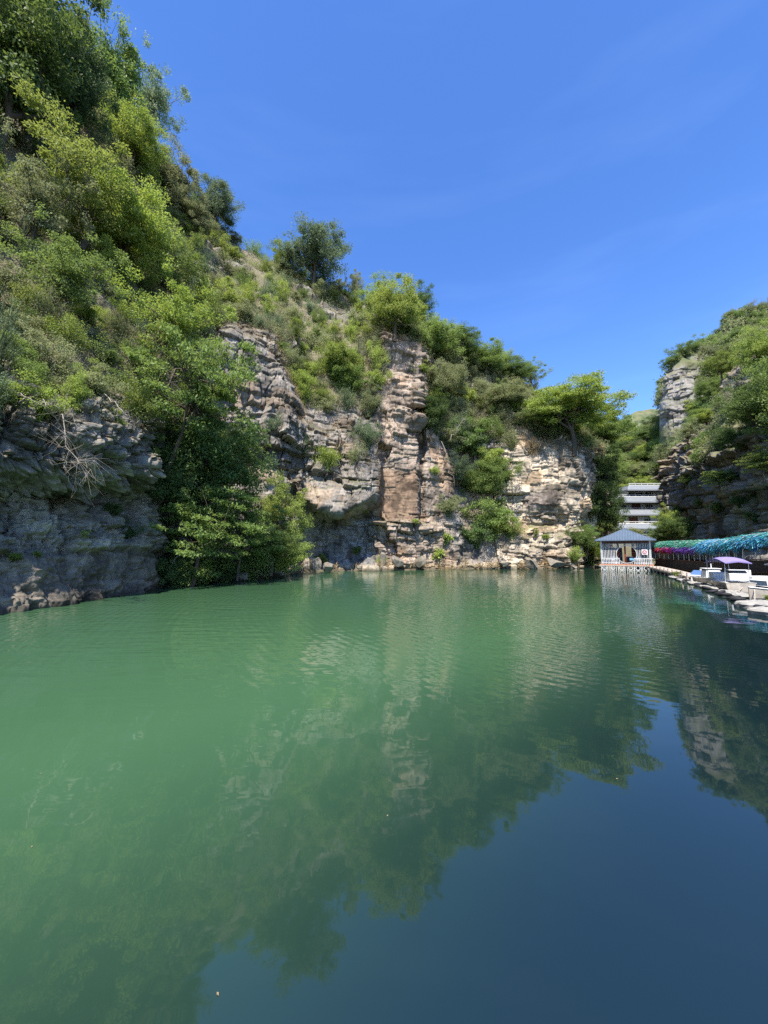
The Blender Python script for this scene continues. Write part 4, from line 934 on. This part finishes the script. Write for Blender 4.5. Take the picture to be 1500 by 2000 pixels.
# --- pavilion
pv = empty('lake_pavilion', (30.7, 49.0, 0), -math.atan2(2.8, 4.2), 'square pavilion with blue hipped roof and white slatted round gateway on the lake', 'pavilion')
hs_ = 2.52; dz = .72
m_ = MB(); m_.box((0, 0, dz-.09), (2*hs_+.5, 2*hs_+.5, .18)); m_.build('deck', M_orange, pv)
m_ = MB(); m_.box((0, -hs_-.28, dz-.16), (2*hs_+.56, .06, .14)); m_.build('deck_edge', M_plank, pv)
for x in (-hs_, hs_):
    for y in (-hs_, hs_):
        m_ = MB(); m_.box((x, y, 2.2), (.16, .16, 3.0)); m_.build('post', M_steel, pv)
for x, y in ((-.85, -.4), (.75, .9), (-.02, -2.2)):
    m_ = MB(); m_.tube([(x, y, dz), (x, y, 3.5)], .11 if y > -1 else .10, 10); m_.build('column', M_red, pv, smooth=True)
def corr_roof(hs, ze, za, n=44):
    m_ = MB()
    for s in range(4):
        R_ = Matrix.Rotation(s*math.pi/2, 3, 'Z'); vs = []; fs = []
        for k in range(n+1):
            x = -hs+2*hs*k/n; bump = .05 if k % 2 else 0
            t = 1-abs(x)/hs
            a_ = Vector((x, -hs, ze+bump)); b_ = Vector((x, -hs+hs*t, ze+(za-ze)*t*(.92+.08*t)+bump*(t > .03)))
            c_ = (a_+b_)/2; c_.z -= .07*t
            vs += [R_ @ a_, R_ @ c_, R_ @ b_, R_ @ Vector((x, -hs, ze-.07))]
        for k in range(n):
            o_ = k*4; fs += [(o_, o_+4, o_+5, o_+1), (o_+1, o_+5, o_+6, o_+2), (o_+3, o_+7, o_+4, o_)]
        m_.add(vs, fs)
    m_.add([(-hs, -hs, ze-.07), (hs, -hs, ze-.07), (hs, hs, ze-.07), (-hs, hs, ze-.07)], [(0, 3, 2, 1)]); return m_
rf = corr_roof(3.15, 3.62, 5.15).build('roof', M_roofblue, pv)
m_ = MB()
for a_ in range(4):
    d_ = Vector((math.cos(a_*math.pi/2+math.pi/4), math.sin(a_*math.pi/2+math.pi/4), 0))*3.15*1.414
    m_.tube([(d_.x, d_.y, 3.66), (d_.x*.5, d_.y*.5, 4.33), (0, 0, 5.2)], .05, 6)
m_.build('ridge_cap', M_roofblue, rf)
m_ = MB()
for s in (-1, 1): m_.box((0, s*hs_, 3.45), (2*hs_, .12, .34)); m_.box((s*hs_, 0, 3.45), (.12, 2*hs_-.13, .34))
for k in range(22): m_.box((-hs_+.12+k*.229, -hs_-.08, 3.4), (.05, .04, .3))
m_.build('frieze', M_darkred, pv)
gx_, gz_, gr_ = .12, 1.93, 1.06
def slats(y, x0, x1, gate=True, step=.16, z0=.75, z1=3.27):
    m_ = MB(); x = x0+.05
    while x < x1:
        dxx = abs(x-gx_)
        if gate and dxx < gr_:
            hh = math.sqrt(gr_**2-dxx**2); 
            if gz_+hh < z1: m_.box((x, y, (gz_+hh+z1)/2), (.045, .05, z1-gz_-hh))
            if gz_-hh > z0+.05: m_.box((x, y, (gz_-hh+z0)/2), (.045, .05, gz_-hh-z0))
        else: m_.box((x, y, (z0+z1)/2), (.045, .05, z1-z0))
        x += step
    return m_
sc1 = slats(-hs_-.02, -hs_+.08, hs_-.08).build('lattice_screen', M_white, pv)
m_ = MB(); m_.ring((gx_, -hs_-.02, gz_), gr_, .04, (1, 0, 0), 36, .06); m_.build('round_gate', M_steel, sc1)
m_ = slats(0, -hs_+.08, hs_-.08, False, .25); o = m_.build('lattice_screen', M_white, pv); o.rotation_euler.z = math.pi/2; o.location = (hs_, 0, 0)
m_ = slats(0, -hs_+.08, hs_-.08, False, .25); o = m_.build('lattice_screen', M_white, pv); o.rotation_euler.z = math.pi/2; o.location = (-hs_, 0, 0)
for x0, x1 in ((-hs_, gx_-.75), (gx_+.75, hs_+.2)):
    m_ = MB(); m_.box(((x0+x1)/2, -hs_-.2, 1.45), (x1-x0, .06, .06)); m_.box(((x0+x1)/2, -hs_-.2, .9), (x1-x0, .05, .05))
    k = x0
    while k <= x1+.01: m_.box((k, -hs_-.2, 1.1), (.045, .045, .75)); k += .17
    m_.build('railing', M_white, pv)
m_ = MB(); m_.col = None
wcol = MB()
for k, c_ in enumerate([(.5, .5, .58), (.55, .42, .5), (.6, .5, .45), (.4, .42, .6), (.35, .5, .4), (.55, .55, .58), (.5, .35, .4), (.35, .4, .62), (.45, .45, .6), (.5, .5, .52)]):
    if k in (4, 5): continue
    wcol.col = tuple(v*.45 for v in c_); wcol.box((-hs_+.3+k*.5, hs_-.05, 1.75), (.48, .04, 2.0))
wcol.build('painted_panel', colmat('panel_colours', .7), pv)
for k, xx in enumerate((-2.25, -1.35, -.45, .45, 1.2, 2.0)):
    m_ = MB(); w_ = .68; zc = .27
    for s in (-1, 1): m_.box((xx+s*w_/2, -hs_-.24, zc), (.06, .08, .66))
    m_.box((xx, -hs_-.24, zc+.31), (w_, .08, .05)); m_.box((xx, -hs_-.24, zc-.28), (w_, .08, .05))
    m_.ring((xx, -hs_-.24, zc+.01), .20 if k % 2 else .22, .035, (1, 0, 0), 18, .04)
    if k in (0, 1): m_.ring((xx, -hs_-.24, zc+.01), .09, .02, (1, 0, 0), 12, .04)
    if k == 2: m_.box((xx, -hs_-.24, zc+.01), (.2, .06, .07))
    m_.build('base_screen', M_white, pv)
m_ = MB()
for x in np.linspace(-hs_, hs_, 5):
    for y in (-hs_+.15, 0, hs_-.15): m_.box((x, y, -.6), (.2, .2, 2.5))
m_.build('pile', M_black, pv)
def on_pv(x, y, z): return pv.matrix_basis @ Vector((x, y, z))
PR_ = pv.rotation_euler.z
o = empty('sign_board', on_pv(1.95, -hs_-.3, 2.2), PR_, 'square white notice with a red emblem hung on the right slats of the pavilion', 'sign')
m_ = MB(); m_.box((0, 0, 0), (.55, .04, .62)); m_.build('board', M_white, o)
m_ = MB(); m_.ring((0, -.03, 0), .19, .035, (1, 0, 0), 18, .01); m_.bar((-.14, -.032, .12), (0, -.032, -.08), .05, .012); m_.bar((0, -.032, -.08), (.16, -.032, .13), .05, .012); m_.build('emblem', M_redcloth, o)
for x, lb in ((-1.25, 'white plastic chair behind the left railing of the pavilion'), (1.45, 'white plastic chair behind the right railing of the pavilion')):
    o = empty('plastic_chair', on_pv(x, -hs_+.45, dz), PR_+.3, lb, 'chair')
    m_ = MB(); m_.box((0, 0, .43), (.46, .44, .04)); m_.build('seat', M_white, o)
    m_ = MB(); m_.box((0, .2, .72), (.46, .04, .54), rx=-.15); m_.build('backrest', M_white, o)
    for sx in (-.2, .2):
        for sy in (-.18, .18): m_ = MB(); m_.bar((sx*1.1, sy*1.1, 0), (sx, sy, .42), .04); m_.build('leg', M_white, o)
o = empty('ticket_table', on_pv(.85, -hs_+.7, dz), PR_, 'small table with light blue cloth inside the pavilion', 'table')
m_ = MB(); m_.box((0, 0, .74), (.9, .5, .05)); m_.build('table_top', M_sky, o)
m_ = MB(); m_.box((0, -.25, .6), (.9, .02, .24)); m_.build('cloth', M_sky, o)
for sx in (-.4, .4):
    for sy in (-.2, .2): m_ = MB(); m_.box((sx, sy, .36), (.04, .04, .72)); m_.build('leg', M_dark, o)
o = empty('cabinet', on_pv(.35, -hs_+1.4, dz), PR_, 'dark cabinet seen through the round gateway of the pavilion', 'cabinet')
m_ = MB(); m_.box((0, 0, .45), (.7, .4, .9)); m_.build('body', M_dark, o); m_ = MB(); m_.box((0, 0, .92), (.76, .46, .04)); m_.build('top', M_white, o)
# --- covered walkway
def poly(path, step):
    path = [Vector(p) for p in path]; out = []
    for a_, b_ in zip(path[:-1], path[1:]):
        n_ = max(1, round((b_-a_).xy.length/step))
        out += [a_.lerp(b_, i/n_) for i in range(n_)]
    return out+[path[-1]]
def walkway(path, label, colfun, seed, wd=2.3):
    org = Vector((path[0][0], path[0][1], 0)); root = empty('covered_walkway', org, 0, label, 'walkway', None)
    pts = poly(path, 1.25); N = len(pts)
    tg = [(pts[min(i+1, N-1)]-pts[max(i-1, 0)]).xy.normalized() for i in range(N)]
    bk = [Vector((-t.y, t.x, 0)) for t in tg]       # away from the lake
    bk = [b_ if b_.x > 0 else -b_ for b_ in bk]
    P_ = [p-org for p in pts]
    deck = MB(); 
    for i in range(N-1):
        a_, b_ = P_[i], P_[i+1]
        deck.loft([[a_, a_+bk[i]*wd, a_+bk[i]*wd-Vector((0, 0, .14)), a_-Vector((0, 0, .14))], [b_, b_+bk[i+1]*wd, b_+bk[i+1]*wd-Vector((0, 0, .14)), b_-Vector((0, 0, .14))]])
    deck.build('deck', M_brown, root)
    ef = .25   # the eave hangs a little outside the posts
    def arch(i, f):
        b_ = P_[i]; w2 = wd/2+ef; a_ = math.pi*(1-f)
        return b_+bk[i]*(wd/2+math.cos(a_)*w2)+Vector((0, 0, 2.15+math.sin(a_)*.85))
    can = MB(); A_ = [[arch(i, k/10) for k in range(11)] for i in range(N)]
    can.loft(A_, closed=False, caps=False); can.build('canopy', M_green, root)
    for i in range(N):
        m_ = MB(); m_.tube([P_[i]+Vector((0, 0, -.1)), P_[i]+Vector((0, 0, 2.3))], .035, 6); m_.build('post', M_steel, root)
        m_ = MB(); m_.tube([P_[i]+bk[i]*wd+Vector((0, 0, -.1)), P_[i]+bk[i]*wd+Vector((0, 0, 2.3))], .035, 6); m_.build('post', M_steel, root)
        m_ = MB(); m_.tube([arch(i, k/10)+Vector((0, 0, .09)) for k in range(11)], .032, 5); m_.build('arch_frame', M_steel, root)
        if i % 2 == 0:
            m_ = MB(); m_.box((P_[i].x, P_[i].y, (P_[i].z-2.2)/2), (.14, .14, P_[i].z+2.0)); m_.build('pile', M_brown, root)
    for side in (0, 1):
        m_ = MB(); rl = MB(); kr = MB()
        for i in range(N-1):
            a_, b_ = P_[i]+bk[i]*wd*side, P_[i+1]+bk[i+1]*wd*side
            if side == 0: a_ = a_-bk[i]*.06; b_ = b_-bk[i+1]*.06
            n_ = 9
            for q in range(n_):
                s0, s1 = a_.lerp(b_, (q+.04)/n_), a_.lerp(b_, (q+.96)/n_); dd = bk[i]*(.012*(q % 3))
                m_.loft([[s0+dd+Vector((0, 0, -.12)), s0+dd+Vector((0, 0, .93)), s0+dd+bk[i]*.03+Vector((0, 0, .93)), s0+dd+bk[i]*.03+Vector((0, 0, -.12))],
                         [s1+dd+Vector((0, 0, -.12)), s1+dd+Vector((0, 0, .93)), s1+dd+bk[i]*.03+Vector((0, 0, .93)), s1+dd+bk[i]*.03+Vector((0, 0, -.12))]])
            rl.bar(a_+Vector((0, 0, .99)), b_+Vector((0, 0, .99)), .09, .07); kr.bar(a_-bk[i]*.03+Vector((0, 0, .02)), b_-bk[i]*.03+Vector((0, 0, .02)), .05, .07)
        pn = m_.build('railing_panel', M_brown, root); rl.build('handrail', M_darkred, pn); kr.build('bottom_rail', M_darkred, pn)
    # garland: thousands of small plastic leaves and hanging tassels, one mesh
    rg = np.random.RandomState(seed); V = []; Cc = []; n_ = 15000
    ss = rg.rand(n_)*(N-1.001); ff = rg.rand(n_)**1.5*.75
    for j in range(n_):
        i = int(ss[j]); f_ = ss[j]-i; hang = rg.rand() < .5; f = 0.0 if hang else ff[j]
        p = arch(i, f).lerp(arch(i+1, f), f_); t = Vector((tg[i].x, tg[i].y, 0))
        if hang:
            sw = .20+.25*math.sin(ss[j]*2.1)**2; p = p+bk[i]*rg.uniform(-.08, .10)+Vector((0, 0, rg.uniform(-.10, .25))); l_ = sw*rg.uniform(.3, 1.3); d_ = Vector((rg.normal()*.1, rg.normal()*.1, -1))
        else:
            p = p+Vector((0, 0, rg.uniform(0, .10))); l_ = rg.uniform(.12, .38); a0, a1 = arch(i, max(f-.05, 0)), arch(i, f+.05); d_ = (a0-a1).normalized()+Vector((rg.normal()*.4, rg.normal()*.4, rg.uniform(-.1, .35)))
        s_ = (t+Vector((rg.normal()*.3, rg.normal()*.3, rg.normal()*.2)))*rg.uniform(.02, .045)
        e = p+d_*l_; V += [p-s_, p+s_, e+s_*.7, e-s_*.7]; Cc += [colfun(ss[j]/(N-1), 0 if hang else f, rg)]*4
    o = mesh_np('garland', np.array([tuple(v) for v in V]), np.arange(len(V)).reshape(-1, 4), M_flower, {'col': np.array(Cc)}, root)
    return root
def cf1(u, f, rg):
    u += rg.normal()*.04; v = rg.uniform(.6, 1.4)
    if u > .80: c_ = [(.10, .42, .70), (.25, .62, .80), (.05, .28, .45)][rg.randint(3)]
    elif f > .10: c_ = [(.04, .27, .17), (.08, .40, .27), (.25, .42, .34), (.06, .33, .25)][rg.randint(4)]
    elif u < .25: c_ = [(.65, .05, .08), (.75, .08, .25), (.5, .03, .06), (.10, .35, .22)][rg.randint(4)]
    elif u < .42: c_ = [(.65, .06, .35), (.40, .08, .55), (.70, .05, .15)][rg.randint(3)]
    else: c_ = [(.25, .08, .55), (.35, .15, .65), (.18, .10, .45)][rg.randint(3)]
    return np.clip(np.array(c_)*v, 0, .9)
def cf2(u, f, rg):
    v = rg.uniform(.6, 1.4)
    c_ = [(.04, .30, .38), (.05, .25, .48), (.10, .48, .58), (.03, .30, .28), (.30, .60, .70), (.06, .20, .50)][rg.randint(6)]
    if f > .3: c_ = [(.04, .32, .28), (.05, .30, .36), (.15, .48, .42)][rg.randint(3)]
    return np.clip(np.array(c_)*v, 0, .9)
walkway([(34.0, 48.4, .42), (32.2, 41.5, .36), (29.9, 35.2, .30)], 'level covered walkway with red and purple flower garlands beside the pavilion', cf1, 1)
walkway([(29.9, 35.15, .31), (28.6, 30.8, .62), (28.2, 27.2, .88), (28.4, 20.5, .95), (29.2, 12, .95)], 'rising covered walkway with teal and blue garlands behind the boats', cf2, 2)
# --- jetty ramp
J = poly([(30.3, 44.6, .60), (27.2, 37.6, .50), (23.9, 30.6, .36)], 1.6); Jo = Vector((J[0].x, J[0].y, 0))
jt = empty('plank_ramp', Jo, 0, 'narrow pale plank ramp sloping from the pavilion down to the boats', 'ramp')
m_ = MB(); side_ = Vector((.92, -.42, 0))
for a_, b_ in zip(J[:-1], J[1:]):
    for q in range(8):
        s0, s1 = a_.lerp(b_, q/8+.008)-Jo, a_.lerp(b_, (q+1)/8-.008)-Jo
        m_.loft([[s0, s0+side_*1.2, s0+side_*1.2-Vector((0, 0, .06)), s0-Vector((0, 0, .06))], [s1, s1+side_*1.2, s1+side_*1.2-Vector((0, 0, .06)), s1-Vector((0, 0, .06))]])
m_.build('planks', M_plank, jt)
for off in (0, 1.14):
    m_ = MB(); m_.bar(J[0]-Jo+side_*(off+.03)-Vector((0, 0, .14)), J[-1]-Jo+side_*(off+.03)-Vector((0, 0, .14)), .06, .16); m_.build('beam', M_plank, jt)
for i, p in enumerate(J):
    m_ = MB(); m_.box((p.x-Jo.x-.02, p.y-Jo.y, -.35), (.09, .09, 2*(p.z+.35+.28)*.5+1)); m_.build('post', M_plank, jt)
# --- floats and black tyres along the mooring line
def slabshape(L_, W_, Hh, seed, nseg=26):
    rg = np.random.RandomState(seed); ph = rg.rand(4)*6; r_ = []
    for z, k in ((-.25, .80), (0.0, .96), (Hh*.7, 1.0), (Hh, .93), (Hh+.015, .5)):
        ring = []
        for i in range(nseg):
            a_ = 2*math.pi*i/nseg; c_, s_ = math.cos(a_), math.sin(a_)
            w_ = 1+.05*math.sin(3*a_+ph[0])+.035*math.sin(7*a_+ph[1])+.02*rg.normal()
            x = math.copysign(abs(c_)**.55, c_)*L_/2*k*w_; y = math.copysign(abs(s_)**.6, s_)*W_/2*k*w_
            ring.append((x, y, z+.02*rg.normal()))
        r_.append(ring)
    m_ = MB(); m_.loft(r_); return m_
LD = math.atan2(.85, .52)
for i, (x, y, L_, W_, Hh, rz, lb) in enumerate([
 (25.1, 33.4, 2.6, .9, .16, LD, 'pale float carrying green weed at the foot of the plank ramp'), (23.5, 30.4, 2.4, .9, .15, LD, 'pale float beside the smallest boat'),
 (22.3, 27.9, 2.2, .8, .13, LD, 'grey float in front of the white cabin boat'), (20.6, 24.6, 2.4, .8, .14, LD+.1, 'dark stained float under the bow of the purple canopy boat'),
 (19.1, 21.3, 3.6, .9, .12, LD+.05, 'long weathered white float in front of the purple canopy boat'), (16.0, 16.6, 1.9, 1.3, .22, .4, 'bulky pale float in front of the blue windscreen boat'),
 (14.6, 14.7, 1.5, 1.1, .22, .2, 'small pale float nearest to the camera at the right edge')]):
    o = slabshape(L_, W_, Hh, i).build('mooring_float', M_foam, None); o.location = (x, y, 0); o.rotation_euler.z = rz; tag(o, lb, 'float')
for i, (x, y) in enumerate([(24.2, 31.9), (22.75, 29.2), (21.3, 26.3), (21.0, 25.7), (19.9, 24.0), (18.75, 22.3), (18.4, 21.4), (17.9, 20.5), (17.2, 19.2), (16.75, 18.5), (15.1, 15.6)]):
    m_ = MB(); n_ = 16; rr = []
    for k in range(n_+1):
        a_ = 2*math.pi*k/n_; rr.append((math.cos(a_)*.22, math.sin(a_)*.22, 0))
    m_.tube(rr, .085, 8, cap=False); o = m_.build('tyre', M_black, None, smooth=True); o.location = (x, y, .07); o.rotation_euler = (RNG.uniform(-.5, .5), RNG.uniform(-.4, .4), 0)
    tag(o, 'black tyre fender floating along the pale mooring floats', 'tyre', 'tyres along the mooring floats')
for P_, sz, lb in (((25.2, 33.2, .2), .42, 'light green weed growing on the first float'), ((16.9, 16.9, .25), .3, 'tuft of green weed beside the hull of the blue windscreen boat')):
    shrub_at(P_, sz, 'bigleaf', 'bright', lb, name='plant', cat='plant')
# --- boats
def boat(loc, rz, L_, W_, hh, label, hullm, parts):
    r = empty('motor_boat', loc, rz, label, 'boat'); n_ = 12
    def ring(s, inner=0):
        x = -L_/2+L_*s; wd = W_/2*(1 if s < .45 else max(1-((s-.45)/.55)**1.9, .03)); hg = hh*(1+.30*max(s-.4, 0)**1.3*1.8); kz = -.14+.30*max(s-.6, 0)**2*3
        if inner: wd = max(wd-.07, .01); kz += .12
        return [(x, -wd, hg), (x, -wd*.93, hh*.35), (x, -wd*.62, kz+.06), (x, 0, kz), (x, wd*.62, kz+.06), (x, wd*.93, hh*.35), (x, wd, hg)], wd, hg
    ss = [i/n_ for i in range(n_+1)]; R_ = [ring(s)[0] for s in ss]
    m_ = MB(); m_.loft(R_, closed=False, caps=False); m_.add(R_[0], [tuple(range(6, -1, -1))]); m_.build('hull', hullm, r, smooth=False)
    m_ = MB(); rr = [ring(s) for s in ss]
    # broad side decks and a foredeck
    for a_, b_ in zip(rr[:-1], rr[1:]):
        for sg in (-1, 1):
            q = [(a_[0][0][0], sg*a_[1], a_[2]), (a_[0][0][0], sg*max(a_[1]-.18, 0), a_[2]+.02), (b_[0][0][0], sg*max(b_[1]-.18, 0), b_[2]+.02), (b_[0][0][0], sg*b_[1], b_[2])]
            m_.add(q, [(0, 1, 2, 3)])
            q2 = [(v[0], v[1], v[2]-.30) for v in (q[1], q[2])]; m_.add([q[1], q[2], q2[1], q2[0]], [(0, 1, 2, 3)])
    m_.build('side_deck', M_gel, r)
    m_ = MB(); m_.loft([[(x_, -w_, hh*.55), (x_, w_, hh*.55)] for x_, w_ in [(q[0][0][0], q[1]*.88) for q in rr]], closed=False, caps=False); m_.build('floor', M_gel, r)
    for sg in (-1, 1):
        m_ = MB(); m_.tube([(q[0][0][0], sg*q[1], q[2]) for q in rr], .03, 6); m_.build('rub_rail', M_steel, r)
    parts(r, L_, W_, hh); return r
def cbox(name, c, d, mat, par, bev=.03, tp=1): m_ = MB(); m_.box(c, d, taper=tp); return m_.build(name, mat, par, bevel=bev)
def canopy(r, x0, x1, w, z, mat, sag=.16, ends=None):
    m_ = MB(); rings = []
    for k in range(13):
        f = k/12; x = x0+(x1-x0)*f; zz = z+sag*math.sin(f*math.pi)**1.3-.05*f
        rings.append([(x, -w/2, zz-.05), (x, -w*.25, zz+.03), (x, 0, zz+.05), (x, w*.25, zz+.03), (x, w/2, zz-.05), (x, w/2, zz-.10), (x, 0, zz-.01), (x, -w/2, zz-.10)])
    m_.loft(rings); c_ = m_.build('canopy', mat, r)
    for x in (x0+.25, x1-.25):
        for y in (-w/2+.06, w/2-.06): m_ = MB(); m_.tube([(x*.92, y, .45), (x, y, z-.03)], .018, 6); m_.build('canopy_pole', M_steel, r)
    return c_
def b_main(r, L_, W_, hh):
    canopy(r, -1.5, 1.4, 1.25, 1.70, M_purple, .26)
    cbox('console', (-1.15, 0, .82), (.55, .9, .42), M_gel, r); cbox('windscreen', (-1.15, -.05, 1.12), (.4, .8, .16), M_dark, r, 0, .8)
    cbox('console_top', (-1.15, 0, 1.23), (.5, .9, .05), M_gel, r)
    cbox('bow_locker', (.95, 0, .78), (.6, .95, .44), M_gel, r); cbox('seat', (.15, .0, .58), (.45, 1.1, .22), M_gel, r); cbox('backrest', (.4, 0, .80), (.08, 1.1, .34), M_gel, r)
    cbox('hull_scar', (-.9, .77, .22), (.9, .03, .16), M_dark, r, 0)
    m_ = MB(); m_.tube([(.9, -.3, 1.0), (.9, -.3, 1.28)], .02, 6); m_.build('antenna', M_white, r)
def b_right(r, L_, W_, hh):
    m_ = MB(); m_.loft([[(.35, -.62, .62), (.35, .62, .62), (.28, .62, .60), (.28, -.62, .60)], [(-.05, -.55, .98), (-.05, .55, .98), (-.11, .55, .97), (-.11, -.55, .97)]]); m_.build('windscreen', M_bluegl, r)
    m_ = MB()
    for sg in (-1, 1): m_.loft([[(.35, sg*.62, .60), (-.6, sg*.66, .60)], [(-.05, sg*.55, .98), (-.55, sg*.60, .90)]], closed=False, caps=False)
    m_.build('side_window', M_bluegl, r)
    m_ = MB(); m_.tube([(.30, -.25, .62), (.25, -.25, .95), (.1, -.25, 1.02), (-.05, -.25, .97)], .025, 6); m_.build('grab_rail', M_white, r, smooth=True)
    m_ = MB(); m_.loft([[(1.75, -.02, .76), (1.75, .02, .76)], [(1.2, -.5, .70), (1.2, .5, .70)], [(.4, -.66, .66), (.4, .66, .66)]], closed=False, caps=False); m_.build('foredeck', M_gel, r)
    cbox('seat', (-.7, 0, .55), (.5, 1.1, .3), M_gel, r)
    canopy(r, -1.7, .9, 1.45, 1.82, M_white, .06); cbox('canopy_end', (-1.35, 0, 1.84), (.75, 1.47, .10), M_redcloth, r, 0)
def b_cab(r, L_, W_, hh):
    cbox('cabin', (.1, 0, .72), (1.0, .95, .55), M_gel, r, .06, .85); cbox('windscreen', (.1, 0, 1.02), (.7, .8, .10), M_dark, r, 0); cbox('cabin_roof', (.1, 0, 1.1), (.95, .95, .06), M_gel, r)
    m_ = MB(); m_.tube([(.2, 0, 1.1), (.2, 0, 1.45)], .03, 6); m_.build('mast', M_white, r)
def b_small(r, L_, W_, hh):
    m_ = MB(); m_.loft([[(.5, -.5, .5), (.5, .5, .5)], [(.15, -.42, .85), (.15, .42, .85)]], closed=False, caps=False); m_.build('windscreen', M_bluegl, r)
    cbox('foredeck', (.75, 0, .46), (.6, .7, .08), M_gel, r); cbox('seat', (-.4, 0, .5), (.5, .9, .3), M_gel, r); cbox('backrest', (-.65, 0, .72), (.08, .9, .35), M_gel, r)
boat((21.2, 24.0, .02), math.radians(70), 3.1, 1.4, .50, 'white motor boat under a curved purple canopy', M_hull, b_main)
boat((19.0, 17.75, .02), math.radians(163), 3.9, 1.6, .52, 'boat with blue windscreen and red and white canopy at the right edge', M_hull, b_right)
boat((23.2, 27.6, .02), math.radians(250), 2.7, 1.3, .42, 'small white cabin boat with a short mast', M_hull, b_cab)
boat((24.5, 30.0, .02), math.radians(200), 2.4, 1.2, .36, 'smallest boat with a sloping clear windscreen beside the ramp', M_gel, b_small)
boat((24.6, 26.0, .02), math.radians(95), 3.0, 1.4, .45, 'open white boat half hidden behind the purple canopy boat', M_gel, lambda r, a, b, c: (cbox('console', (.6, 0, .8), (.5, .8, .5), M_gel, r), cbox('seat', (-.3, 0, .55), (.5, 1.1, .3), M_gel, r)))
for a_, b_, lb in (((21.0, 22.6, .45), (19.9, 22.3, .13), 'slack mooring rope from the purple canopy boat to the long float'), ((17.3, 18.2, .62), (16.3, 17.2, .2), 'mooring rope from the blue windscreen boat bow'), ((22.9, 26.5, .4), (22.5, 27.1, .12), 'short mooring rope of the small cabin boat')):
    a_ = Vector(a_); b_ = Vector(b_); m_ = MB(); m_.tube([a_.lerp(b_, k/6)-Vector((0, 0, .18*math.sin(k/6*math.pi))) for k in range(7)], .018, 5)
    tag(m_.build('mooring_rope', M_plank), lb, 'rope')
# --- boulders at the waterline and on the ledges
def boulder(P_, r, sq, seed, label, mat=M_stone, group=None):
    import bmesh
    bm = bmesh.new(); bmesh.ops.create_icosphere(bm, subdivisions=4, radius=1)
    A_ = np.array([v.co[:] for v in bm.verts]); rg = np.random.RandomState(seed)
    for _ in range(16):   # chisel flat facets
        d_ = rg.normal(size=3); d_ /= np.linalg.norm(d_); k = A_@d_; lim = rg.uniform(.38, .75); A_ -= np.maximum(k-lim, 0)[:, None]*d_
    A_ *= (1+.12*fbm(A_, 2.0, 4, seed))[:, None]; A_ *= np.array(sq)*r
    for v, c_ in zip(bm.verts, A_): v.co = c_
    me = bpy.data.meshes.new('boulder'); bm.to_mesh(me); bm.free(); me.materials.append(mat)
    o = bpy.data.objects.new('boulder', me); COL.objects.link(o); o.location = P_; o.rotation_euler.z = rg.rand()*6; return tag(o, label, 'rock', group)
for i, (px, py, Y, r, sq, lb) in enumerate([
 (612, 1103, 41.0, .9, (1, .8, 1.1), 'pale yellowish rock standing in the water under the overhang'), (640, 1106, 41.5, .8, (1.2, .8, .8), 'low pale rock right of the standing waterline rock'),
 (700, 1108, 44.8, .7, (1.5, .8, .5), 'flat pale rock at the waterline under the brown slab'), (745, 1098, 46.2, 1.0, (1, .8, 1.2), 'jagged pale rock below the left edge of the brown slab'),
 (775, 1100, 46.6, 1.1, (1.2, .8, 1.0), 'rough grey rock at the foot of the pillar'), (820, 1098, 47.6, 1.2, (1.1, .8, 1.1), 'grey rock at the foot of the crack right of the pillar'),
 (985, 1102, 50.2, .9, (1.6, .9, .6), 'reddish rock at the foot of the cream cliff'), (1035, 1098, 50.8, 1.3, (1.5, .9, .9), 'broad beige rock below the cream cliff'),
 (1085, 1100, 51.0, 1.1, (1.4, .9, .8), 'beige boulder near the right end of the cream cliff foot'), (470, 1126, 31.2, .8, (1.5, .8, .5), 'dark wet rock at the edge of the cove'),
 (540, 1118, 35.8, .9, (1.6, .8, .5), 'low grey rock at the right side of the cove'), (1118, 1106, 52.0, .7, (1.3, .8, .6), 'small boulder beside the yellow-green bush at the cliff corner')]):
    boulder(pt(px, py, Y), r, sq, i+5, lb)
for i, (px, py) in enumerate([(1205, 1522), (80, 1512), (62, 1655), (690, 1427), (757, 1594), (425, 1943)]):
    d_ = np.array(pt(px, py, 1.0))-np.array([0, 0, H]); p = np.array([0, 0, H])+d_*(H/-d_[2])
    m_ = MB(); m_.add([(-.012, 0, .004), (0, .006, .007), (.014, 0, .004), (0, -.006, .005)], [(0, 3, 2, 1)]); o = m_.build('floating_leaf', LM['dry'])
    o.location = (p[0], p[1], .002); o.rotation_euler.z = i*1.1; tag(o, 'tiny dry leaf floating on the calm water', 'leaf', 'leaves floating on the lake')
